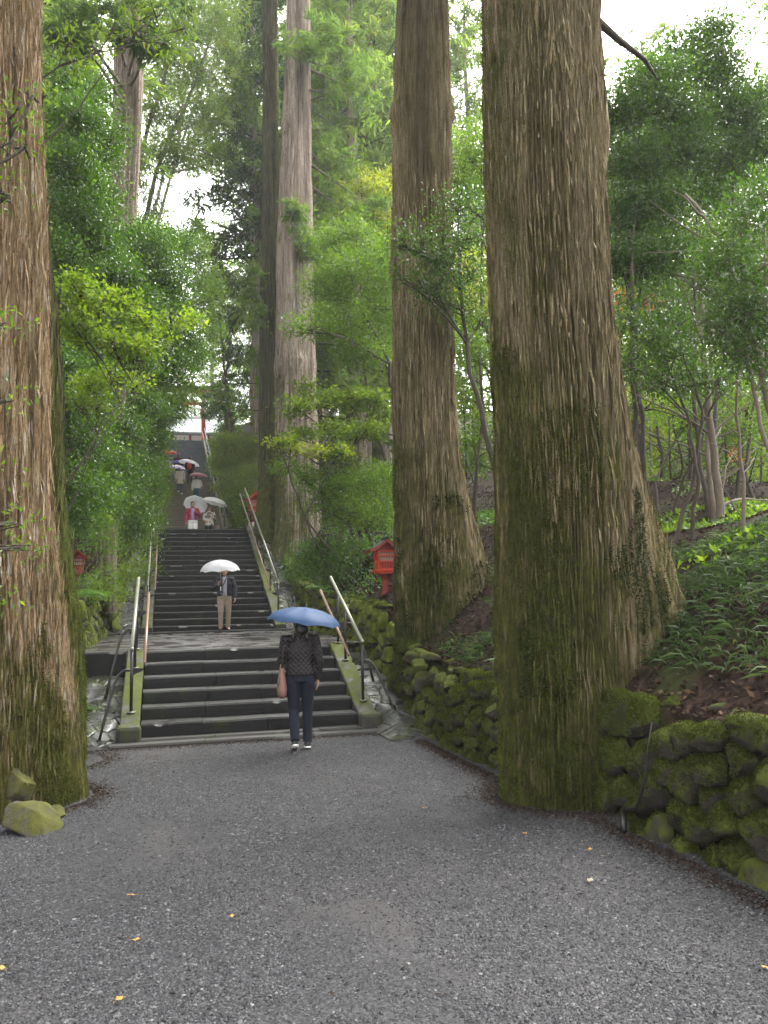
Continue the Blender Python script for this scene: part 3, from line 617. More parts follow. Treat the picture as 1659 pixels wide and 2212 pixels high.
# ---------------------------------------------------------------- trees
def ridges(th, Z, seed, ks=(23, 41, 67, 97, 139), amp=(.004, .008, .011, .009, .007)):
    rr = np.random.default_rng(seed); r = 0; tot = len(Z)
    for k, a in zip(ks, amp):
        ph = np.cumsum(rr.normal(0, .05, tot)); ph = np.convolve(ph, np.ones(9) / 9, 'same'); ph2 = rr.random() * 6.28
        am = 1 + .6 * np.sin(th[None] * 3 + Z[:, None] * .9 + ph2)
        r = r + a * am * (1 - 2 * np.abs(np.sin((k * th[None] + ph[:, None] + ph2 + .12 * np.sin(5 * th[None] + Z[:, None] * .3)) / 1.0))) 
    return r
def big_trunk(e, rows, lobes, mat, seed, na=420, dz=.035, ztop=None, amp=1.0, collars=(), name='trunk', flute=.016):
    """rows (z, x, y, r) in world; lobes (direction in degrees from +X, width, z top, reach) root flares; collars (z, size, direction)"""
    z0, z1 = rows[0][0], ztop or rows[-1][0]
    zs_ = np.concatenate([np.arange(z0, min(z1, 8), dz), np.arange(max(z0, min(z1, 8)), z1, dz * 5)]); A = np.array(rows)
    th = np.linspace(0, 2 * math.pi, na, endpoint=False)
    cx, cy, r = (np.interp(zs_, A[:, 0], A[:, i]) for i in (1, 2, 3))
    k = np.ones(15) / 15
    if len(zs_) > 40: cx, cy, r = (np.convolve(np.pad(q, 7, 'edge'), k, 'valid') for q in (cx, cy, r))
    Rr = np.repeat(r[:, None], na, 1)
    for a, wd, zt, reach in lobes:
        d = np.angle(np.exp(1j * (th - R(a)))); f = np.clip((zt - zs_) / (zt - z0), 0, 1) ** 1.7
        Rr = Rr + reach * f[:, None] * np.exp(-(d[None] / wd) ** 2)
    Rr = Rr + flute * np.sin(th[None] * 7 + seed + .35 * zs_[:, None]) * r[:, None] + flute * .8 * np.sin(th[None] * 4 + seed * 2 - .3 * zs_[:, None]) * r[:, None]
    X = np.cos(th)[None]; Y = np.sin(th)[None]
    nz = fbm(np.stack([(X * Rr * 1.5), (Y * Rr * 1.5), np.repeat(zs_[:, None] * .7, na, 1)], -1).reshape(-1, 3), 3, seed).reshape(Rr.shape)
    Rr = Rr * (1 + nz * .16) + ridges(th, zs_, seed) * amp
    nf = fbm(np.stack([(X * Rr * 22), (Y * Rr * 22), np.repeat(zs_[:, None] * 4.0, na, 1)], -1).reshape(-1, 3), 2, seed + 3).reshape(Rr.shape); Rr = Rr + nf * .028 * amp
    for zc_, sz, a in collars:
        d = np.angle(np.exp(1j * (th - R(a)))); Rr = Rr + sz * (np.exp(-((zs_ - zc_) / .16) ** 2))[:, None] * (.35 + .65 * np.exp(-(d[None] / .7) ** 2))
    V = np.stack([cx[:, None] + X * Rr, cy[:, None] + Y * Rr, np.repeat(zs_[:, None], na, 1)], -1).reshape(-1, 3) - np.array(e.location)
    i = np.arange(len(zs_) - 1)[:, None] * na; j = np.arange(na)[None]; jn = (j + 1) % na
    F = np.stack([i + j, i + jn, i + na + jn, i + na + j], -1).reshape(-1, 4)
    return link(name, np_mesh(name, V, F, smooth=True), mat, e)

def leaf_cloud(cl, l, w, lai, tuft=.16, tn=12, flat=.8, shell=.45, droop=.15, up=.7, rag=.45, seed=0, needle=False, thr=None):
    """leaves in tufts spread through ellipsoid clumps (centre, radius)"""
    g = np.random.default_rng(seed + 5); VV = []; RR = []
    for c, Rc in cl:
        c = np.array(c, float); nt_ = max(4, int(lai * math.pi * Rc * Rc / (.5 * l * w) / tn))
        d = g.normal(0, 1, (nt_, 3)); d /= np.linalg.norm(d, axis=1)[:, None]
        rad = Rc * g.random(nt_) ** shell * (1 + rag * 2 * fbm(d * 1.8 + c * .7, 3, seed))
        rad[g.random(nt_) > .93] *= 1.22
        tc = c + d * rad[:, None] * np.array([1, 1, flat])
        gap = vnoise(tc * 1.6 / max(.5, Rc * .8), seed + 2) > (thr or (.36 if needle else .24)); tc = tc[gap]; d = d[gap]; nt_ = len(tc)
        tv = g.random(nt_)
        ax0 = d * .8 + g.normal(0, .6, (nt_, 3)); ax0[:, 2] -= droop
        P = np.repeat(tc, tn, 0) + g.normal(0, tuft, (nt_ * tn, 3)) * np.array([1, 1, .6 if not needle else .8])
        a = np.repeat(ax0, tn, 0) + g.normal(0, .75 if not needle else .45, (nt_ * tn, 3)); a /= np.linalg.norm(a, axis=1)[:, None]
        nrm = g.normal(0, .6, a.shape) + np.array([0, 0, up]); s = np.cross(a, nrm); s /= np.linalg.norm(s, axis=1)[:, None] + 1e-9
        n2 = np.cross(s, a); ll = l * g.uniform(.65, 1.3, len(P))[:, None]; ww = w * g.uniform(.7, 1.25, len(P))[:, None] * .5
        mid = P + a * ll * .45 + n2 * ll * .08
        VV.append(np.stack([P, mid + s * ww, P + a * ll - n2 * ll * .05, mid - s * ww], 1).reshape(-1, 3))
        RR.append(np.clip(np.repeat(tv, tn) * .65 + g.random(nt_ * tn) * .35, 0, 1))
    V = np.concatenate(VV); return V, np.arange(len(V)).reshape(-1, 4), np.concatenate(RR)
def crown_mesh(e, cl, mat, name='crown', **k):
    V, F, r = leaf_cloud(cl, **k)
    return link(name, np_mesh(name, V - np.array(e.location), F, rnd=r), mat, e)
def limb(mb, a, b, r0, r1, bend, rr, n=7, seg=7):
    a = np.array(a, float); b = np.array(b, float); L = np.linalg.norm(b - a); P = []
    off = np.array([rr.uniform(-1, 1), rr.uniform(-1, 1), rr.uniform(-.2, 1.0)]) * bend * L
    o2 = np.array([rr.uniform(-1, 1), rr.uniform(-1, 1), rr.uniform(-1, 1)]) * bend * L * .35
    for i in range(n + 1):
        t = i / n; P.append(a + (b - a) * t + off * math.sin(math.pi * t) * .5 + o2 * math.sin(2.6 * math.pi * t) * .5)
    mb.tube(P, [r0 + (r1 - r0) * (i / n) for i in range(n + 1)], seg); return P
def tree(name, label, base, stems, clumps, leaf, l, w, lai, wood='branch', r0=.09, seed=0, group=None, cat='tree', twigs=5, **k):
    """stems: list of (point list); clumps: (x, y, z, R); limbs run from the stems to the clumps and twigs spread inside them"""
    rr = random.Random(seed); e = empty(name, base, label, cat, group); mb = MB(); off = np.array(base, float); SP = []
    for s in stems:
        P = [np.array(p, float) - off for p in s]; Q = []
        for i in range(len(P) - 1):
            for j in range(5):
                t = j / 5; Q.append(P[i] * (1 - t) + P[i + 1] * t + np.array([rr.uniform(-1, 1), rr.uniform(-1, 1), 0]) * .012 * np.linalg.norm(P[-1] - P[0]) * .5)
        Q.append(P[-1]); m = len(Q); mb.tube(Q, [r0 * (1.25 if i == 0 else 1 - .7 * i / m) for i in range(m)], 9); SP.append(Q)
    for (x, y, z, Rc) in clumps:
        c = np.array((x, y, z)) - off; best = min(((np.linalg.norm(q - c) + max(0, q[2] - c[2] + .3) * 2, si, qi) for si, Q in enumerate(SP) for qi, q in enumerate(Q)), key=lambda v: v[0])
        Q = SP[best[1]]; a = Q[best[2]]; ra = r0 * (1 - .7 * best[2] / len(Q)) * .6
        P = limb(mb, a, c, ra, .012, .10, rr)
        for _ in range(twigs):
            d = np.array([rr.gauss(0, 1), rr.gauss(0, 1), rr.gauss(0, .6)]); d /= np.linalg.norm(d); s_ = P[rr.choice([4, 5, 6, 7])]
            P2 = limb(mb, s_, c + d * Rc * .85, .011 + Rc * .004, .004, .12, rr, 5, 5)
            for _2 in range(2):
                d2 = d + np.array([rr.gauss(0, .6) for _ in range(3)]); limb(mb, P2[3], P2[3] + d2 / np.linalg.norm(d2) * Rc * .5, .006, .003, .1, rr, 4, 4)
    mb.build('trunk', M[wood], e, True)
    crown_mesh(e, [((x, y, z), Rc) for x, y, z, Rc in clumps], M[leaf], l=l, w=w, lai=lai, seed=seed, **k)
    return e
def px(*a):
    """(px, py, y, r px) to (x, y, z, radius)"""
    out = []
    for p in a:
        q = at(p[0], p[1], p[2]); out.append((*q, p[3] / 1780 * depth(q)))
    return out

# --- the five great cedars along the stairs and their neighbours
def high_crown(e, c, z0, z1, Rm, n, seed, leaf='needle', lai=1.2):
    """the cedar's own crown, high above: drooping boughs round the trunk"""
    rr = random.Random(seed); mb = MB(); cl = []; off = np.array(e.location)
    for i in range(n):
        z = z0 + (z1 - z0) * (i + .5) / n; a = rr.uniform(0, 6.28); L = Rm * rr.uniform(.55, 1) * (1 - .6 * (z - z0) / (z1 - z0)); a0 = np.array([c[0], c[1], z]) - off
        b0 = a0 + np.array([math.cos(a) * L, math.sin(a) * L, rr.uniform(-.1, .12) * L])
        P = limb(mb, a0, b0, .09, .02, .12, rr)
        for t in (4, 6, 7): cl.append((P[t] + off + np.array([rr.uniform(-.5, .5), rr.uniform(-.5, .5), rr.uniform(-.6, .1)]), rr.uniform(.7, 1.15)))
    mb.build('bough', M['branch'], e, True)
    crown_mesh(e, cl, M[leaf], l=.34, w=.075, lai=lai, tuft=.22, tn=10, flat=.7, needle=True, droop=.5, seed=seed)
T5 = empty('cedar_tree', (3.72, -4.5, 0), 'largest cedar trunk, ridged bark with green moss, standing between wall and gravel', 'tree', 'great cedars along the stairway')
tr5 = big_trunk(T5, [(-.1, 3.70, -4.42, .56), (.5, 3.70, -4.44, .56), (1.3, 3.70, -4.46, .555), (2, 3.72, -4.48, .56), (3.3, 3.74, -4.49, .565), (4.7, 3.71, -4.49, .54), (6, 3.73, -4.49, .54), (7.5, 3.74, -4.49, .52), (30, 4.0, -4.4, .25)],
          [(0, .42, 4.1, 1.75), (35, .30, 3.5, .9), (75, .4, 3.0, .4), (190, .3, 1.2, .06), (-50, .35, .9, .05)], M['bark_big'], 5, na=640, dz=.022, collars=((6.35, .05, 10),), amp=1.7)
# weathered burl on the right edge of the trunk high up
b = MB(); V, F = stone((0, 0, 0), (.24, .34, 1.15), 4.2, 4, 1.9, amp=.5); b.add(V + np.array([.47, -.12, 6.1]), F); b.build('burl', M['bark_big'], T5, True)
p0 = at(1290, 45, -4.2) - np.array(T5.location); p1 = at(1335, 85, -4.0) - np.array(T5.location); p2 = at(1392, 128, -3.8) - np.array(T5.location)
mb = MB(); mb.tube([(p0[0] - .35, p0[1], p0[2] + .1), p0, p1, p2, p2 + np.array((.25, .15, -.09))], [.075, .045, .034, .026, .010], 8); mb.build('branch', M['branch'], T5, True)
def on_bark(e, o, n, zlo, zhi, name, mat, L, wd, thr, seed, sc=(2.2, 2.2, 1.3), side=None, up=.3, kind='stuff'):
    """small growth rooted on the bark of trunk mesh o: moss blades or ivy leaves, in patches"""
    me = o.data; V = np.empty(len(me.vertices) * 3, np.float32); me.vertices.foreach_get('co', V); V = V.reshape(-1, 3).astype(float)
    N = np.empty(len(me.vertices) * 3, np.float32); me.vertices.foreach_get('normal', N); N = N.reshape(-1, 3).astype(float)
    g = np.random.default_rng(seed); k = (V[:, 2] > zlo) & (V[:, 2] < zhi) & (fbm(V * np.array(sc), 4, seed) - .12 * (V[:, 2] - zlo) / (zhi - zlo) > thr)
    if side is not None: k &= (N @ np.array(side)) > .05
    idx = np.nonzero(k)[0]; idx = g.choice(idx, n); P = V[idx] + g.normal(0, .010, (n, 3)) + N[idx] * .002
    d = N[idx] + g.normal(0, .55, (n, 3)); d[:, 2] -= up
    r = link(name, blades(name, P, d, L, wd), mat, e); r['kind'] = kind; return r
on_bark(T5, tr5, 110000, 0, 4.2, 'moss', M['moss_fuzz'], .018, .004, -.05, 1)
def peel(e, o, n, mat, seed, zhi=9.0, L=.26, wd=.009):
    """loose fibrous strips of bark standing a little off the trunk"""
    me = o.data; V = np.empty(len(me.vertices) * 3, np.float32); me.vertices.foreach_get('co', V); V = V.reshape(-1, 3).astype(float)
    N = np.empty(len(me.vertices) * 3, np.float32); me.vertices.foreach_get('normal', N); N = N.reshape(-1, 3).astype(float); N[:, 2] *= .2; N /= np.linalg.norm(N, axis=1)[:, None] + 1e-9
    g = np.random.default_rng(seed); idx = g.choice(np.nonzero((V[:, 2] > .25) & (V[:, 2] < zhi))[0], n); P = V[idx] + N[idx] * .004; N = N[idx]
    d = np.stack([g.normal(0, .05, n), g.normal(0, .05, n), np.where(g.random(n) < .6, -1., 1.)], 1); l = L * g.uniform(.3, 1.6, n)[:, None]; s = np.cross(d, N); s /= np.linalg.norm(s, axis=1)[:, None]; w_ = wd * g.uniform(.5, 1.7, n)[:, None]; lift = np.abs(g.normal(0, .014, n))[:, None] + .006
    m = P + d * l * .5 + N * lift * .5; t = P + d * l + N * lift
    Vv = np.stack([P - s * w_ * .6, P + s * w_ * .6, m + s * w_, t + s * w_ * .35, t - s * w_ * .35, m - s * w_], 1).reshape(-1, 3)
    r = link('peeling_strips', np_mesh('peeling_strips', Vv, np.arange(n * 6).reshape(-1, 6), rnd=g.random(n)), mat, e); r['kind'] = 'stuff'
peel(T5, tr5, 13000, M['bark_big'], 1, 9.0, .17, .0058)
M['moss_bright'] = leafmat('bright_moss_tuft', (.06, .085, .012), (.13, .17, .02), (.2, .24, .035), rough=.9, trans=.25, spec=.1)
on_bark(T5, tr5, 90000, 0, 8.5, 'edge_moss', M['moss_bright'], .019, .004, -.15, 2, side=(-.95, .25, 0))
M['ivy'] = leafmat('dark_creeper_leaf', (.012, .022, .006), (.026, .042, .010), (.05, .075, .015), rough=.7, trans=.15, spec=.1)
on_bark(T5, tr5, 14000, .9, 3.2, 'creeper', M['ivy'], .020, .006, .03, 7, sc=(1.9, 1.9, 1.0), side=(.1, -1, 0), up=.6)
def nearer(rows, k): return [(1.7 + (z - 1.7) * k, CP[0] + (x - CP[0]) * k, CP[1] + (y - CP[1]) * k, r * k) for z, x, y, r in rows]
T4 = empty('cedar_tree', (4.3, .95, .3), 'tall brown and green cedar trunk just right of the red lantern, flaring at its foot', 'tree', 'great cedars along the stairway')
tr4 = big_trunk(T4, [(.1, 4.22, .95, .60), (.45, 4.22, .95, .58)] + nearer([(.9, 4.54, 1.84, .58), (2.2, 4.50, 1.84, .55), (3.2, 4.50, 1.85, .53), (4.0, 4.50, 1.86, .53), (5.6, 4.51, 1.87, .52), (7.3, 4.54, 1.86, .52), (10.2, 4.61, 1.84, .51), (12.5, 4.69, 1.82, .44), (30, 4.9, 1.8, .2)], .93),
          [(-15, .45, 4.7, 1.15), (25, .35, 4.2, .6), (205, .4, 1.4, .10), (-90, .4, 1.5, .16)], M['bark_mid'], 14, na=520, dz=.026, amp=1.5, collars=((9.7, .05, 0), (9.6, .05, 180), (6.9, .03, 250)))
peel(T4, tr4, 7000, M['bark_mid'], 2, 12, .24, .008)
on_bark(T4, tr4, 60000, 0, 3.6, 'moss', M['moss_fuzz'], .022, .005, -.03, 3)
on_bark(T4, tr4, 7000, .6, 3.0, 'creeper', M['ivy'], .03, .010, .04, 9, sc=(1.6, 1.6, .9), up=.6, side=(.1, -1, 0))
for (px_, py_, s_) in ((868, 262, -1), (975, 258, 1), (852, 265, -1)):
    q = at(px_, py_, .95) - np.array(T4.location); mb = MB(); mb.tube([q - np.array((.12 * s_, 0, .04)), q, q + np.array((.07 * s_, -.02, .06))], [.06, .045, .02], 8); mb.build('stub', M['branch'], T4, True)
T3 = empty('cedar_tree', (4.25, 14.1, 3.1), 'straight pale cedar trunk beside the second flight, upper part bare', 'tree', 'great cedars along the stairway')
tr3 = big_trunk(T3, [(2.6, 4.20, 14.1, .80), (4.5, 4.25, 14.08, .70), (7.6, 4.22, 14.1, .66), (10.6, 4.18, 14.1, .62), (15.3, 4.25, 14.1, .53), (18.5, 4.34, 14.07, .43), (21.8, 4.40, 14.06, .38), (34, 4.5, 14, .2)],
          [(200, .4, 5, .25), (-60, .4, 4.5, .2)], M['bark_pale'], 22, na=260, dz=.06, collars=((9.2, .10, -110), (17.3, .05, 180)))
T3b = empty('cedar_tree', (3.5, 15.7, 3.6), 'mossy slimmer cedar trunk close behind the far red lantern', 'tree', 'great cedars along the stairway')
tr3b = big_trunk(T3b, [(3.2, 3.62, 15.65, .55), (4.5, 3.58, 15.64, .45), (7.9, 3.6, 15.63, .40), (16, 3.64, 15.6, .30), (22.8, 3.66, 15.6, .26), (34, 3.7, 15.6, .15)], [(190, .4, 6, .25), (-70, .4, 6, .2)], M['bark_green'], 31, na=200, dz=.07)
T2 = empty('cedar_tree', (-.95, 8.0, 2.0), 'slender pale cedar trunk left of the stairs, rising out of the shrubs', 'tree', 'great cedars along the stairway')
tr2 = big_trunk(T2, [(1.6, -1.0, 8.0, .24), (2.5, -.98, 7.98, .20), (4, -.95, 7.97, .20), (11, -.72, 7.92, .27), (12.6, -.68, 7.92, .31), (14.6, -.66, 7.93, .36), (30, -.6, 7.9, .2)], [(-60, .6, 3, .08)], M['bark_pale'], 41, na=180, dz=.07)
T1 = empty('cedar_tree', (-1.05, -2.9, 0), 'reddish brown cedar trunk at the left edge, bark stripped in long strips', 'tree', 'great cedars along the stairway')
tr1 = big_trunk(T1, [(-0.1, -1.07, -2.95, 0.68), (0.02, -1.07, -2.95, 0.67), (0.5, -1.11, -2.92, 0.63), (1.35, -1.19, -2.9, 0.59), (2.6, -1.31, -2.9, 0.57), (3.5, -1.36, -2.9, 0.57), (4.9, -1.43, -2.9, 0.57), (7.8, -1.54, -2.9, 0.57), (30, -1.87, -2.9, 0.2)],
          [(-80, .22, .9, .12), (-110, .3, 1.0, .14), (-150, .3, 1.2, .2)], M['bark_red'], 52, na=520, dz=.024, flute=.03)
T1b = empty('cedar_tree', (-1.05, -1.1, 0), 'green mossed trunk close behind the reddish left trunk', 'tree', 'great cedars along the stairway')
o1b = big_trunk(T1b, [(-0.1, -1.05, -1.1, 0.5), (0.24, -1.07, -1.1, 0.52), (0.8, -1.1, -1.1, 0.52), (1.26, -1.11, -1.1, 0.5), (1.9, -1.15, -1.1, 0.46), (2.85, -1.28, -1.1, 0.44), (4.5, -1.32, -1.1, 0.42), (7, -1.54, -1.1, 0.36), (30, -2.32, -1, 0.2)], [(-60, .4, 1.0, .08)], M['bark_green'], 61, na=360, dz=.03)
peel(T1, tr1, 12000, M['bark_red'], 3, 9, .20, .0065)
peel(T1b, o1b, 2500, M['bark_green'], 4)
on_bark(T1b, o1b, 26000, 0, 6, 'moss', M['moss_fuzz'], .02, .0045, -.05, 4)
on_bark(T1, tr1, 16000, 0, 1.6, 'moss', M['moss_fuzz'], .02, .0045, .08, 5)
for t_, c_, z0_, s_ in ((T5, (3.9, -4.4), 12, 1), (T4, (4.35, .95), 14, 2), (T1, (-1.6, -2.9), 13, 3), (T1b, (-1.9, -1.1), 14, 4)):
    high_crown(t_, c_, z0_, 28, 4.2, 16, s_)
# boughs on the pale trunk that show in the picture: light green cedar sprays
def sprays(e, cl, start, leaf, seed, l=.26, w=.05, lai=2.6):
    rr = random.Random(seed); mb = MB(); off = np.array(e.location)
    for c in cl:
        s_ = np.array(start(c)) - off; limb(mb, s_, np.array(c[:3]) - off, .05, .012, .12, rr)
    mb.build('bough', M['branch_pale'], e, True)
    sub = []
    for (x, y, z, Rc) in cl:
        for _ in range(5): sub.append(((x + rr.gauss(0, .45) * Rc, y + rr.gauss(0, .45) * Rc, z + rr.gauss(0, .4) * Rc), Rc * rr.uniform(.38, .6)))
    crown_mesh(e, sub, M[leaf], l=l, w=w, lai=lai, tuft=.09, tn=26, flat=.75, needle=True, droop=.15, up=.5, rag=.8, seed=seed)
sprays(T3, px((700, 95, 13.2, 62), (745, 150, 13.5, 50), (790, 205, 14.5, 46), (655, 110, 13, 42), (720, 200, 13.3, 36), (700, 300, 15.2, 44), (715, 375, 15.4, 50), (640, 455, 13.0, 26), (740, 450, 15, 55), (800, 440, 16, 45), (660, 520, 13.1, 34), (700, 560, 14, 30)),
       lambda c: (4.25, 14.1, c[2] + .5), 'needle_light', 71)
# green tuft low on the far cedar (display 560, 620) and the dark boughs in front of the second left trunk
sprays(T3b, px((548, 640, 15.0, 42), (530, 600, 15.0, 30), (555, 690, 15.2, 30)), lambda c: (3.6, 15.6, c[2] - .3), 'needle_light', 72)
sprays(T2, px((160, 40, 5.0, 60), (240, 30, 5.5, 62), (330, 40, 5.0, 60), (395, 60, 6.0, 45), (300, 85, 5.5, 40), (180, 100, 5.2, 45), (120, 90, 5, 40), (370, 10, 6, 55)), lambda c: (-.68, 7.9, c[2] + .4), 'needle', 73)

# --- background cedars: three built, the rest copies
def cedar(name, loc, h, r, c0, Rm, nb, seed, leaf, label, group='tall cedars up the hill'):
    rr = random.Random(seed); e = empty(name, loc, label, 'tree', group); n = 16; P = [(rr.uniform(-.08, .08), rr.uniform(-.08, .08), h * i / n - .8) for i in range(n + 1)]
    mb = MB(); mb.tube(P, [r * (1.15 - .95 * i / n) for i in range(n + 1)], 22); mb.build('trunk', M['bark_pale'], e, True)
    mb = MB(); cl = []
    for i in range(nb):
        t = ((i + .5) / nb); z = c0 + (h - c0) * t; a = i * 2.4 + rr.uniform(-.5, .5); L = Rm * (1 - .55 * t) * rr.uniform(.55, 1.1)
        q = np.array([math.cos(a) * L, math.sin(a) * L, z + rr.uniform(-.12, .10) * L]); Pb = limb(mb, (0, 0, z), q, .07 * (1 - .6 * t), .015, .1, rr, 6, 5)
        for k in range(3): cl.append((Pb[2 + 2 * k] + np.array([rr.gauss(0, .35), rr.gauss(0, .35), rr.gauss(-.2, .3)]), rr.uniform(.55, 1.0) * (1.15 - .5 * t)))
    mb.build('bough', M['branch'], e, True)
    V, F, rd = leaf_cloud(cl, l=.42, w=.10, lai=1.35, tuft=.17, tn=20, flat=.7, needle=True, droop=.35, up=.5, rag=.9, seed=seed)
    link('crown', np_mesh('crown', V, F, rnd=rd), M[leaf], e); return e
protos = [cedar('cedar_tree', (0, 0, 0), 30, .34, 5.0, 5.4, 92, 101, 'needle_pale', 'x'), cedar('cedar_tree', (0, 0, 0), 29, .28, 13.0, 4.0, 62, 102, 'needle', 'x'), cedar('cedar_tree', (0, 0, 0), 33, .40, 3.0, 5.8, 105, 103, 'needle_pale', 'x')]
# (x, y, prototype, turn, scale, what sets it apart)
BG = [(4.4, 28, 1, .3, 1.0, 'slim pale cedar trunk standing alone right of the third flight'),
      (-5.0, 16, 0, 1.2, .95, 'cedar behind the leafy shrubs left of the second flight'),
      (-7.2, 25, 2, 2.2, .95, 'cedar left of the upper landing'),
      (7.8, 21, 2, .8, .85, 'cedar directly behind the pale trunk'),
      (-5.2, 33, 1, .5, 1.0, 'cedar left of the third flight, above the red umbrella'),
      (9.0, 36.5, 0, 2.9, 1.0, 'cedar with hanging boughs right of the third flight'),
      (-8.5, 46, 0, 4.0, 1.0, 'misty cedar left of the topmost flight'),
      (10.5, 46, 2, 5.0, .9, 'misty cedar right of the topmost flight, near the gate'),
      (-9.5, 21, 2, 3.3, 1.0, 'cedar deep in the wood at left'), (-10, 33, 0, .9, 1.05, 'second row cedar at left, beyond the nearer cedars'),
      (-8.0, 56, 2, 1.9, 1.0, 'cedar left of the shrine hall'), (11.0, 29, 0, 4.4, .9, 'cedar seen between the pale trunk and the flaring trunk'),
      (9.5, 40, 1, 5.5, 1.0, 'misty cedar between the middle trunks, farther back'), (8.0, 58, 0, .2, 1.0, 'far cedar right of the shrine hall'),
      (13.5, 50, 2, 3.0, .95, 'farthest misty cedar in the gap left of the flaring trunk'), (-2.0, 78, 2, 2.0, .9, 'cedar behind the shrine hall, left of the gate'),
      (5.0, 80, 0, 1.0, .9, 'cedar behind the shrine hall, right of the gate'), (-13, 44, 2, 2.5, 1.05, 'third row cedar at far left'),
      (19, 36, 1, 2.0, .7, 'small cedar behind the right shrubs'), (27, 22, 1, 3.0, .55, 'small cedar at the far right edge of the wood'),
      (22, 60, 0, 2.0, .8, 'misty cedar behind the largest trunk'), (-14, 12, 0, 2.0, .9, 'cedar hidden in the wood left of the landing'), (-7.0, 38, 1, 3.6, 1.0, 'cedar two rows back, left of the third flight'),
      (-7.5, 12.5, 1, 1.0, .95, 'dark cedar left of the landing behind the shrubs'),
      (-6.6, 20, 0, 3.6, 1.0, 'cedar left of the head of the second flight'), (-7.6, 29, 2, 4.4, .95, 'cedar left of the foot of the third flight'), (-7.8, 40, 2, 1.4, .95, 'cedar left of the highest landing'),
      (9.6, 27.5, 0, 5.2, 1.0, 'cedar just beyond the pale trunk, boughs over the upper landing'), (10.4, 33, 2, 1.7, 1.0, 'cedar right of the third flight, behind the yellowish bush'), (10.2, 41, 0, 2.7, 1.0, 'cedar right of the highest landing'),
      (9.5, 24, 0, .7, 1.0, 'cedar on the bank behind the yellow maple'), (15, 26, 0, 3.7, .9, 'cedar deep on the bank behind the largest trunk'),
      (26, 38, 0, 1.1, .7, 'cedar in the distance at far right'), (18, 15, 2, 1.3, .55, 'low boughed cedar beyond the crest, behind the forked stem'),
      (24, 10, 0, 2.3, .6, 'low boughed cedar beyond the crest at the right edge'), (29, 19, 2, 3.3, .7, 'cedar two rows beyond the crest at right'), (21, 25, 0, 4.3, .65, 'cedar two rows beyond the crest, behind the dark evergreen'), (33, 4, 2, .3, .6, 'cedar at the far right end of the wood')]
for i, (x, y, k, rz, s, lb) in enumerate(BG):
    first = next((j for j, b_ in enumerate(BG) if b_[2] == k), None) == i
    e = protos[k] if first else copy_tree(protos[k])
    e.location = (x, y, hz(x, y) - .2); e.rotation_euler = (0, 0, rz); e.scale = (s, s, s); e['label'] = lb

# --- broadleaved trees and shrubs, left side
GL = 'evergreen shrubs left of the stairs'
def shrub(label, base, cl, leaf='leaf_gloss', l=.062, w=.034, lai=2.6, group=GL, seed=0, r0=.06, name='evergreen_tree', wood='branch', nst=2, cat='tree', dense=1.5, **k):
    lai = lai * dense; rr = random.Random(seed); c = np.array([q[:3] for q in cl]); m = c.mean(0); zt = c[:, 2].max() - .3; st = []
    for i in range(nst):
        b_ = (base[0] + rr.uniform(-.15, .15), base[1] + rr.uniform(-.15, .15), base[2]); q = np.array([base[0] * .4 + m[0] * .6, base[1] * .4 + m[1] * .6, base[2] * .45 + zt * .55]) + np.array([rr.uniform(-.5, .5), rr.uniform(-.5, .5), 0])
        e_ = c[np.argsort(-c[:, 2])[min(i, len(c) - 1)]]; st.append([b_, (q + np.array(b_)) / 2 + np.array([rr.uniform(-.2, .2), rr.uniform(-.2, .2), 0]), q, e_ * .8 + q * .2])
    return tree(name, label, base, st, cl, leaf, l, w, lai, wood, r0, seed, group, cat, **k)
def gb(x, y): return (x, y, hz(x, y) - .1)
shrub('glossy evergreen tree rising behind the reddish left trunk', gb(-2.0, 3.0), px((160, 250, 3, 62), (150, 360, 3, 66), (215, 300, 4, 60), (170, 470, 3, 70), (205, 430, 3.6, 56), (205, 520, 3, 58), (130, 560, 2.5, 55), (225, 330, 5, 36), (200, 200, 4.5, 42), (150, 170, 3.5, 40)), seed=201, dense=2.2, r0=.04)
shrub('glossy evergreen tree below the slender pale trunk', gb(-1.8, 6.5), px((300, 540, 6, 70), (240, 600, 5, 70), (350, 610, 6.5, 66), (300, 680, 5.5, 72), (220, 700, 4.5, 70), (370, 700, 6.5, 60), (150, 660, 4, 60), (345, 520, 7, 42), (270, 770, 5, 72), (350, 790, 6, 62), (400, 760, 7, 44), (190, 800, 4, 60), (385, 520, 8.5, 38)), seed=202, l=.068, w=.038, dense=2.2, r0=.04)
shrub('cedar bough tree with hanging tips leaning over the second flight', gb(-1.6, 11.5), px((420, 540, 11, 36), (445, 600, 11, 38), (455, 650, 11, 36), (450, 710, 11, 36), (425, 770, 11, 38), (400, 650, 12, 45), (415, 500, 12, 30), (400, 830, 12, 36), (380, 870, 11.5, 40)), leaf='needle_light', l=.13, w=.03, lai=2.8, needle=True, tuft=.12, tn=14, seed=203, name='cedar_tree')
shrub('evergreen shrub overhanging the left handrail of the second flight', gb(-1.5, 11), px((300, 870, 9, 56), (340, 900, 11, 44), (260, 930, 8, 56), (320, 960, 12, 40), (290, 1010, 9, 50), (325, 1050, 13, 32), (240, 1010, 7, 55), (270, 1080, 8, 50), (315, 1110, 11, 30), (225, 1090, 6, 45), (290, 1140, 9, 40)), seed=204, l=.07, w=.038, dense=1.9)
shrub('evergreen shrub crowding the second flight near its top', gb(-1.3, 15), px((345, 950, 16, 28), (330, 1010, 16, 32), (335, 1070, 15, 28), (325, 1130, 14, 26), (318, 1180, 13, 24), (355, 900, 17, 28), (330, 860, 16, 38), (310, 1230, 11.5, 22)), leaf='leaf_mid', seed=205, l=.07, w=.036)
